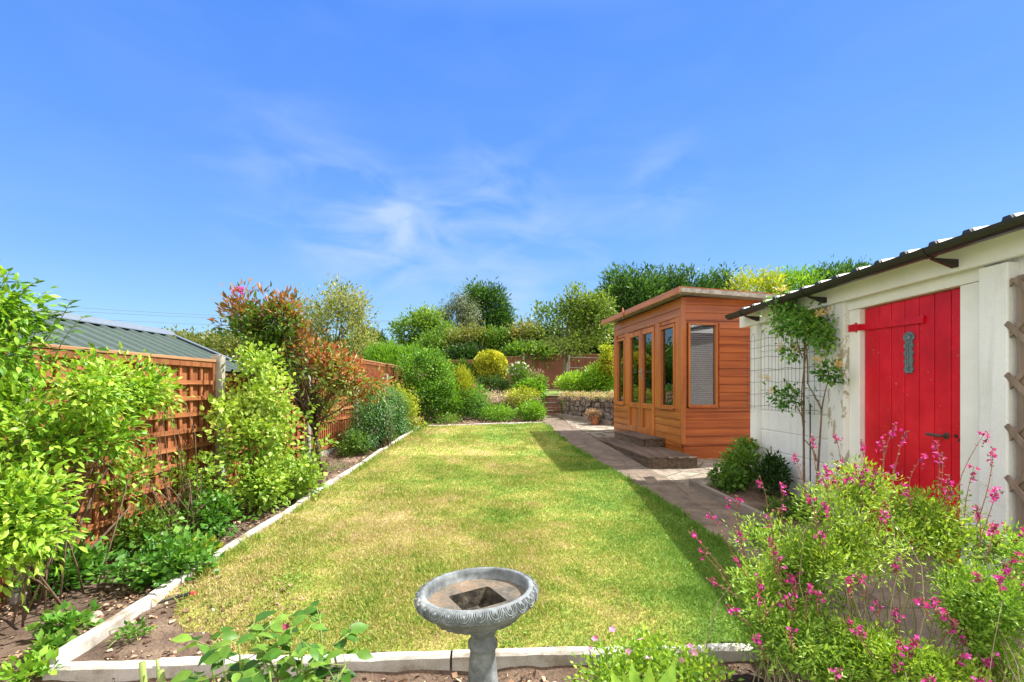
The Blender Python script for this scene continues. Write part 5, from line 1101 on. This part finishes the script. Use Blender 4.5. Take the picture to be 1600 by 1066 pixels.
plant('leafy_plant', 'low green growth in the shade under the honeysuckle', 'plant', gp(2.4, 4.3),
      [lobe(1240, 800, 4.4, 40, 14, .2), lobe(1210, 850, 3.6, 30, 20, .2)], 220, 7, .03, .04, .5, 'lf_mid', branch=8, br=.003, bm='greenstem', sd_=142, gap=.36, freq=6, group='plants in the garage bed')

# salvias
def salvia(label, base, lobes, n, spikes, material, sd_, lean=(0, 0, 0), size=.028):
    t_ = thing('salvia_bush', label, 'salvia', base, 'pink flowering salvias at the right front')
    c = foliage(t_, lobes, int(n * 1.6), 10, .02, size * .82, .34, M[material], gap=.40, freq=7, shell=.9, rough=.8, sd_=sd_, up=.35, out_=.3, vspread=.25, vfreq=4)
    sel = c[rng.choice(len(c), min(42, len(c)), replace=False)]; stems(t_, base, sel, .0032, M['salvia_stem'], 'stems', 4, .08, .12, .09)
    top = c[np.argsort(-c[:, 2] + .35 * c[:, 1])][:max(60, len(c) // 3)]; auto = []
    for q in top[rng.choice(len(top), 9, replace=False)]:
        tp = q + np.array([rng.normal() * .05, rng.normal() * .05 - .02, .07 + .09 * rng.random()]); auto.append((tuple(tp), tuple(q - np.array([0, 0, .03])), int(4 + 5 * rng.random())))
    for (px, py, d, px0, py0, d0, nf) in [x for x in spikes] + [(a_, None, None, b_, None, None, n_) for a_, b_, n_ in auto]:
        tip, bot = (np.array(P(px, py, d * .93)), np.array(P(px0, py0, d0 * .96))) if py is not None else (np.array(px), np.array(px0)); cv = curve(bot, tip, .04, 8, .04)
        mb = MB().tube(cv, list(np.linspace(.0022, .0011, 9)), 4)
        for i in range(2, 9):
            for sg in range(2): q = cv[i]; e = q + np.append(rng.normal(size=2) * .006, .004); mb.tube([q, e], [.0015, .002], 4)
        sp = mb.build('flower_spike', M['redstem'], t_)
        tdir = unit((tip - bot)[None])[0]
        pts = tip - tdir * (rng.random(nf)[:, None] * .05) + rng.normal(size=(nf, 3)) * .009
        flower_pts(sp, pts, .012, M['magenta'], 4, 'flowers', normal=(0, -.6, .4), jit=.9, wr=.62, cup=.6)
        pb = tip - tdir * (rng.random(8)[:, None] * .06) + rng.normal(size=(8, 3)) * .006
        flower_pts(sp, pb, .011, M['maroon'], 3, 'buds', jit=.9, wr=.5, cup=1.0)
    return t_
def sp(px, py, d, dx=0, dy=90, nf=5): return (px, py, d, px + dx, py + dy, d, nf)
salvia('salvia bush overhanging the right front edging, nearest the lawn', (1.18, 1.95, .06),
       [lobe(1205, 850, 2.3, 62, 42, .2), lobe(1240, 900, 2.2, 82, 60, .22), lobe(1185, 935, 2.1, 52, 52, .2), lobe(1240, 990, 2.0, 90, 55, .22), lobe(1300, 1040, 1.9, 70, 40, .2)], 950,
       [sp(1080, 834, 2.3, 60, 70), sp(1108, 802, 2.4, 45, 80), sp(1093, 859, 2.2, 50, 60), sp(1135, 780, 2.5, 30, 90), sp(1152, 776, 2.5, 10, 90), sp(1187, 745, 2.6, 12, 110, 4), sp(1223, 758, 2.5, 5, 110, 9), sp(1200, 810, 2.4, 10, 60), sp(1155, 830, 2.3, 10, 60, 6),
        sp(1216, 870, 2.1, 10, 50), sp(1234, 896, 2.1, 8, 50, 6), sp(1265, 915, 2.0, -6, 60, 7), sp(1243, 912, 2.0, 0, 50, 5), sp(1178, 994, 2.0, 20, 40, 6), sp(1138, 947, 2.05, 36, 30, 5), sp(1105, 905, 2.1, 50, 30, 3), sp(1233, 982, 1.9, 6, 40, 3),
        sp(1208, 860, 2.2, 5, 50, 4), sp(1148, 872, 2.2, 25, 40, 4), sp(1232, 938, 2.0, 5, 40, 3), sp(1186, 931, 2.0, 10, 40, 3), sp(1280, 925, 2.0, 0, 40, 4), sp(1308, 1046, 1.8, 0, 30, 4)], 'lf_salvia_g', 150)
salvia('lime green salvia bush in front of the red door', (1.5, 2.0, .07),
       [lobe(1300, 800, 2.15, 52, 46, .2), lobe(1345, 770, 2.19, 42, 50, .2), lobe(1330, 850, 2.11, 66, 50, .22), lobe(1440, 800, 2.24, 62, 42, .2), lobe(1460, 840, 2.15, 66, 34, .2), lobe(1390, 830, 2.15, 40, 26, .15), lobe(1275, 870, 2.06, 46, 40, .2)], 980,
       [sp(1398, 664, 2.24, -20, 110, 7), sp(1415, 675, 2.24, -25, 120, 6), sp(1380, 690, 2.24, -10, 90, 7), sp(1463, 690, 2.24, -4, 90, 8), sp(1444, 712, 2.24, -20, 80, 6), sp(1472, 708, 2.24, -8, 80, 6), sp(1292, 728, 2.24, 12, 70, 12), sp(1285, 745, 2.24, 12, 60, 8), sp(1241, 708, 2.32, 30, 110, 6),
        sp(1268, 680, 2.32, 14, 90, 4), sp(1305, 678, 2.41, 14, 100, 5), sp(1325, 742, 2.24, 4, 60, 8), sp(1345, 745, 2.24, 0, 60, 8), sp(1365, 755, 2.24, -6, 60, 8), sp(1262, 775, 2.15, 14, 60, 8), sp(1290, 785, 2.15, 4, 60, 8), sp(1350, 730, 2.24, 0, 70, 5), sp(1384, 788, 2.15, 0, 60, 6),
        sp(1415, 760, 2.24, 10, 60, 5), sp(1485, 760, 2.24, -10, 60, 5), sp(1284, 832, 2.06, 4, 40, 4), sp(1326, 906, 1.98, 4, 40, 7), sp(1345, 902, 1.98, 2, 40, 6), sp(1398, 878, 2.06, 0, 30, 4), sp(1368, 730, 2.24, -6, 60, 4)], 'lf_salvia', 151)
salvia('salvia bush at the right picture edge below the diamond trellis', (1.75, 1.65, .06),
       [lobe(1575, 870, 1.98, 46, 50, .2), lobe(1540, 940, 1.81, 66, 55, .2), lobe(1590, 990, 1.72, 60, 60, .2), lobe(1500, 900, 1.98, 24, 22, .1), lobe(1510, 980, 1.81, 34, 26, .12)], 620,
       [sp(1540, 675, 2.15, -36, 160, 7), sp(1552, 702, 2.15, -30, 130, 7), sp(1522, 730, 2.15, -16, 100, 4), sp(1558, 766, 2.06, -30, 90, 16), sp(1555, 820, 1.98, -14, 60, 14), sp(1590, 865, 1.89, -20, 40, 8), sp(1528, 897, 1.89, 10, 30, 8), sp(1436, 934, 1.89, 20, 40, 8), sp(1456, 935, 1.89, 20, 40, 7), sp(1470, 953, 1.81, 30, 30, 7)], 'lf_salvia_g', 152)
salvia('low sprawling salvia at the bottom right corner of the picture', (1.4, 1.55, .05),
       [lobe(1400, 1030, 1.8, 70, 34, .15), lobe(1470, 1050, 1.75, 80, 26, .15), lobe(1360, 1000, 1.85, 50, 26, .12), lobe(1560, 1045, 1.8, 60, 30, .15)], 520,
       [sp(1400, 955, 2.0, 0, 60, 8), sp(1370, 940, 2.0, 0, 60, 4), sp(1517, 985, 1.9, -30, 40, 16), sp(1508, 1026, 1.8, -30, 20, 9), sp(1550, 1026, 1.8, -20, 30, 9), sp(1495, 970, 1.9, -30, 40, 6), sp(1430, 1000, 1.9, -10, 40, 4)], 'lf_salvia', 153)
# woody prostrate branches of the salvias are in the near corner
# cranesbill in front
cb = plant('cranesbill', 'low mound of small leaved cranesbill with pink flowers sprawling over the front edging', 'cranesbill', (.55, 1.95, .07),
           [lobe(1000, 1045, 2.05, 70, 34, .2), lobe(960, 1070, 1.95, 60, 36, .2), lobe(1070, 1055, 2.0, 60, 32, .2), lobe(1020, 1020, 2.15, 60, 16, .12)], 620, 8, .025, .024, .62, 'lf_salvia', branch=30, br=.002, bm='redstem', gap=.35, freq=7, shell=.8, sd_=160, vspread=.3, vfreq=7)[0]
for q_ in ((957, 984), (930, 998), (922, 1014), (981, 1018), (1011, 1029), (1065, 1031), (1085, 1019), (1078, 1010), (1109, 1057), (912, 1061), (1040, 1062), (1001, 1000)):
    flower_pts(cb, [P(*q_, 2.0)], .016, M['pink'], 5, 'flower', wr=.9, cup=.35)
rg = np.array(P(1010, 1075, 1.75)); bp = thing('broad_leaf_plant', 'fresh lime plant with upright broad leaves at the bottom centre right', 'plant', (rg[0], rg[1], .08))
aa = [(-.55, .2, 1), (-.3, -.2, 1), (.0, -.1, 1.1), (.45, .1, 1), (.75, -.3, .6), (-.8, -.3, .55), (.2, -.5, .8), (-.1, .3, 1)]
q = np.repeat(np.array([[rg[0], rg[1], .14]]), 8, 0) + rng.normal(size=(8, 3)) * .01
leafobj('leaves', q, np.array(aa), np.array([0, -1, .4]) + rng.normal(size=(8, 3)) * .2, np.array([.24, .27, .26, .29, .2, .2, .2, .24]), .34, rng.random(8) * .4 + .6, M['lf_bright'], bp, 'L', smooth=True)
# root ball
tag(MB().lathe([(.0, 0), (.06, .0), (.075, .03), (.078, .09), (.068, .115), (.03, .12), (0, .118)], (1.02, 2.08, .02), 26, fn=lambda r, z, a: r * (1 + .07 * math.sin(3 * a) + .05 * math.sin(7 * a + z * 40))).build('root_ball', M['soilball'], smooth=True), 'dark brown block of compost lying on the soil before the front edging', 'root ball')
# rocks
for i, (px, py, r_, lb) in enumerate(((865, 1060, .045, 'reddish stone on the bed right of the bird bath pedestal'), (1100, 1062, .03, 'small pebble beside the dark root ball'), (150, 962, .035, 'flat stone on the bed inside the left edging'), (330, 862, .03, 'small stone in the bed by the yellowing leaves'))):
    x, y, z = G(px, py); z = float(soilz(np.array([[x]]), np.array([[y]]))[0, 0]); mb = MB()
    mb.lathe([(0, -.3 * r_), (r_ * .8, -.2 * r_), (r_, .2 * r_), (r_ * .75, .65 * r_), (r_ * .3, .85 * r_), (0, .8 * r_)], (x, y, z), 9, fn=lambda r, z_, a: r * (1 + .2 * math.sin(2 * a + i) + .12 * math.sin(5 * a + z_ * 60)))
    tag(mb.build('stone', M['stone_grey']), lb, 'stone', 'loose stones on the beds')
# black and red scrap on the lawn
x, y, z = G(288, 938); o_ = thing('hand_tool', 'small black and red object lying on the lawn near the left edging', 'tool', (x, y, z))
MB().tube([(x - .09, y - .09, z + .02), (x - .02, y - .02, z + .03), (x + .03, y + .01, z + .035)], [.004, .009, .011], 8).build('blade', M['black'], o_); MB().tube([(x + .031, y + .011, z + .035), (x + .055, y + .02, z + .033)], [.012, .01], 8).build('tip', M['red_plastic'], o_)

# roses in the near left corner
def rose(label, base, shoots, sd_, leafs=.058):
    t_ = thing('rose_plant', label, 'rose', base, 'roses at the bottom left')
    mb = MB(); pp, dd, nn_, ls, vv = [], [], [], [], []
    for tip in shoots:
        cv = curve(base, tip, .02, 10, .05); mb.tube(cv, list(np.linspace(.006, .0025, 11)), 6)
        for i in range(5, 11):
            for s_ in range(3):
                a = random.uniform(0, 6.28); d_ = np.array([math.cos(a), math.sin(a) * .8, random.uniform(-.1, .5)]); d_ /= np.linalg.norm(d_)
                st_ = cv[i] + d_ * .05; mb.tube([cv[i], st_], .0013, 4); side = np.cross(d_, [0, 0, 1])
                for (o_, dv, sc_) in ((st_, d_, 1), (st_ - d_ * .01, d_ * .4 + side, .8), (st_ - d_ * .01, d_ * .4 - side, .8)):
                    if random.random() < .85: pp.append(o_); dd.append(dv + np.array([0, 0, -.25])); nn_.append([random.gauss(0, .35), random.gauss(-.3, .3), 1]); ls.append(leafs * sc_ * random.uniform(.7, 1.15)); vv.append(random.random())
    mb.build('stems', M['greenstem'], t_, smooth=True)
    leafobj('leaves', np.array(pp), np.array(dd), np.array(nn_, float), np.array(ls), .62, np.array(vv), M['lf_roseleaf'], t_, 'L', smooth=True)
    return t_
rose('leafy green rose shoots low in the near left corner beside the cut stubs', (-.62, 1.25, .05), [P(330, 1010, 1.3), P(372, 1000, 1.25), P(400, 995, 1.25), P(420, 1040, 1.2), P(350, 1050, 1.2)], 1)
r2 = rose('taller leafy rose shoots left of the bird bath pedestal', (-.42, 1.25, .05), [P(500, 968, 1.3), P(470, 1000, 1.25), P(520, 1010, 1.3), P(455, 1020, 1.25), P(540, 1040, 1.25)], 2)
flower_pts(r2, [P(447, 982, 1.25)], .02, M['maroon'], 4, 'bud', cup=1.2)
ct = thing('pruned_stubs', 'bare cut yellow green rose stubs at the bottom left', 'rose stubs', (-.85, 1.2, .05), None)
for a, b_, r_ in (((-.87, 1.2, .05), P(222, 1035, 1.25), .009), ((-.83, 1.2, .05), P(250, 1048, 1.22), .010), ((-.86, 1.2, .5), P(245, 1030, 1.25), .004)): MB().tube(curve(a, b_, 0, 6, .03), list(np.linspace(r_, r_ * .85, 7)), 8).build('stub', M['greenstem'], ct, smooth=True)

# ------------------------------------------------------------------ bird bath
bx0, by0 = (748 - CX) * 1.80 / F, 1.80; zr_ = EYE - (917 - CY) * 1.8 / F
bb = thing('bird_bath', 'grey stone bird bath with scalloped rim and square sunken well on a fluted pedestal', 'bird bath', (bx0 + .015, by0, .03))
fl = lambda r, z, a: r * (1 + (.035 * math.cos(8 * a) if .06 < z < .40 else 0))
MB().lathe([(0, 0), (.125, 0), (.13, .01), (.13, .04), (.115, .055), (.095, .065), (.085, .1), (.064, .2), (.05, .33), (.046, .40), (.049, .405), (.055, .415), (.055, .43), (.047, .438), (.044, .45), (.052, .475), (.056, .49), (.0, .49)], (bx0 + .015, by0, .03), 64, fn=fl).build('pedestal', M['bath'], bb, smooth=True)
rot = Matrix.Rotation(R(-3.2), 4, 'Y') @ Matrix.Rotation(R(-1.0), 4, 'X'); C0_ = Vector((bx0, by0, zr_ - .14))
def tilt(mb):
    mb.v = [tuple(rot @ (Vector(p) - C0_) + C0_) for p in mb.v]; return mb
Rm = .222; nl = 26
def rimfn(r, z, a): return r
prof = [(.0, .0), (.055, .0), (.06, .012), (.10, .022), (.14, .034), (.155, .040), (.160, .048), (.178, .062), (.196, .078), (.205, .086), (.216, .09), (Rm, .100), (Rm + .003, .114), (Rm - .004, .130), (Rm - .016, .139), (Rm - .024, .140), (Rm - .03, .137), (Rm - .034, .12), (Rm - .036, .098), (Rm - .042, .094)]
mb = MB(); nseg = 96; vs_ = []
for r, z in prof:
    for k in range(nseg):
        a = 2 * math.pi * k / nseg; e = .006 * abs(math.sin(a * 15)) if z in (.034, .040, .048) and r < .17 else 0
        vs_.append((C0_.x + (r + e) * math.cos(a), C0_.y + (r + e) * math.sin(a), C0_.z + z))
m_ = len(prof); fs = [(i * nseg + k, i * nseg + (k + 1) % nseg, (i + 1) * nseg + (k + 1) % nseg, (i + 1) * nseg + k) for i in range(m_ - 1) for k in range(nseg)]
bowl = tilt(mb.add(vs_, fs)).build('bowl', M['bath'], bb, smooth=True)
# scallops
mb = MB()
for k in range(nl):
    a0 = 2 * math.pi * k / nl; w_ = Rm * math.pi / nl * .98
    for j, (sc_, lift) in enumerate(((1, .003), (.74, .0065), (.48, .009))):
        hgt = .037 * sc_; pts = []
        for i in range(11):
            th_a = math.pi * i / 10; u = w_ * sc_ * math.cos(th_a); v_ = -hgt * math.sin(th_a)
            # point on the rim's outer curve: v_ runs down from z=.137
            zz = .137 + v_ - (.0); rr_ = np.interp(zz, [.090, .100, .114, .130, .139], [.216, Rm, Rm + .003, Rm - .004, Rm - .016]) + .0015 + lift * .25
            aa_ = a0 + u / Rm; pts.append((C0_.x + rr_ * math.cos(aa_), C0_.y + rr_ * math.sin(aa_), C0_.z + zz))
        mb.tube(pts, .0026 if j == 0 else .0019, 5)
    rr_ = Rm + .001; mb.tube([(C0_.x + rr_ * math.cos(a0), C0_.y + rr_ * math.sin(a0), C0_.z + .131), (C0_.x + (rr_ + .002) * math.cos(a0), C0_.y + (rr_ + .002) * math.sin(a0), C0_.z + .122)], [.004, .005], 6)
tilt(mb).build('scalloped_border', M['bath'], bowl, smooth=True)
# basin floor with a square well
hs_ = .084; n = 48; Rb = Rm - .040; ring = [(Rb * math.cos(2 * math.pi * k / n), Rb * math.sin(2 * math.pi * k / n)) for k in range(n)]; rt = R(28)
sq = []
for k in range(n):
    a = 2 * math.pi * k / n; b2 = a - rt; m2 = max(abs(math.cos(b2)), abs(math.sin(b2))); sq.append((hs_ / m2 * math.cos(a), hs_ / m2 * math.sin(a)))
zf = .100
def wob(x, y): return .004 * (float(vnoise([[x * 30 + 9, y * 30 + 9, 0]], 3)[0]) - .5)
mid = [((a[0] + b_[0]) / 2, (a[1] + b_[1]) / 2) for a, b_ in zip(ring, sq)]
vs_ = [(C0_.x + x, C0_.y + y, C0_.z + zf) for x, y in ring] + [(C0_.x + x, C0_.y + y, C0_.z + zf - .004 + wob(x, y)) for x, y in mid] + [(C0_.x + x, C0_.y + y, C0_.z + zf - .004) for x, y in sq] + [(C0_.x + x * .96, C0_.y + y * .96, C0_.z + zf - .068) for x, y in sq] + [(C0_.x, C0_.y, C0_.z + zf - .07)]
fs = [(i * n + k, i * n + (k + 1) % n, (i + 1) * n + (k + 1) % n, (i + 1) * n + k) for i in range(2) for k in range(n)]
tilt(MB().add(vs_[:3 * n], fs)).build('basin', M['bath_in'], bowl)
wl_ = vs_[2 * n:4 * n] + [vs_[4 * n]]; fs = [(k, (k + 1) % n, n + (k + 1) % n, n + k) for k in range(n)] + [(n + k, n + (k + 1) % n, 2 * n) for k in range(n)]
tilt(MB().add(wl_, fs)).build('well', M['well_shade_mould'], bowl)
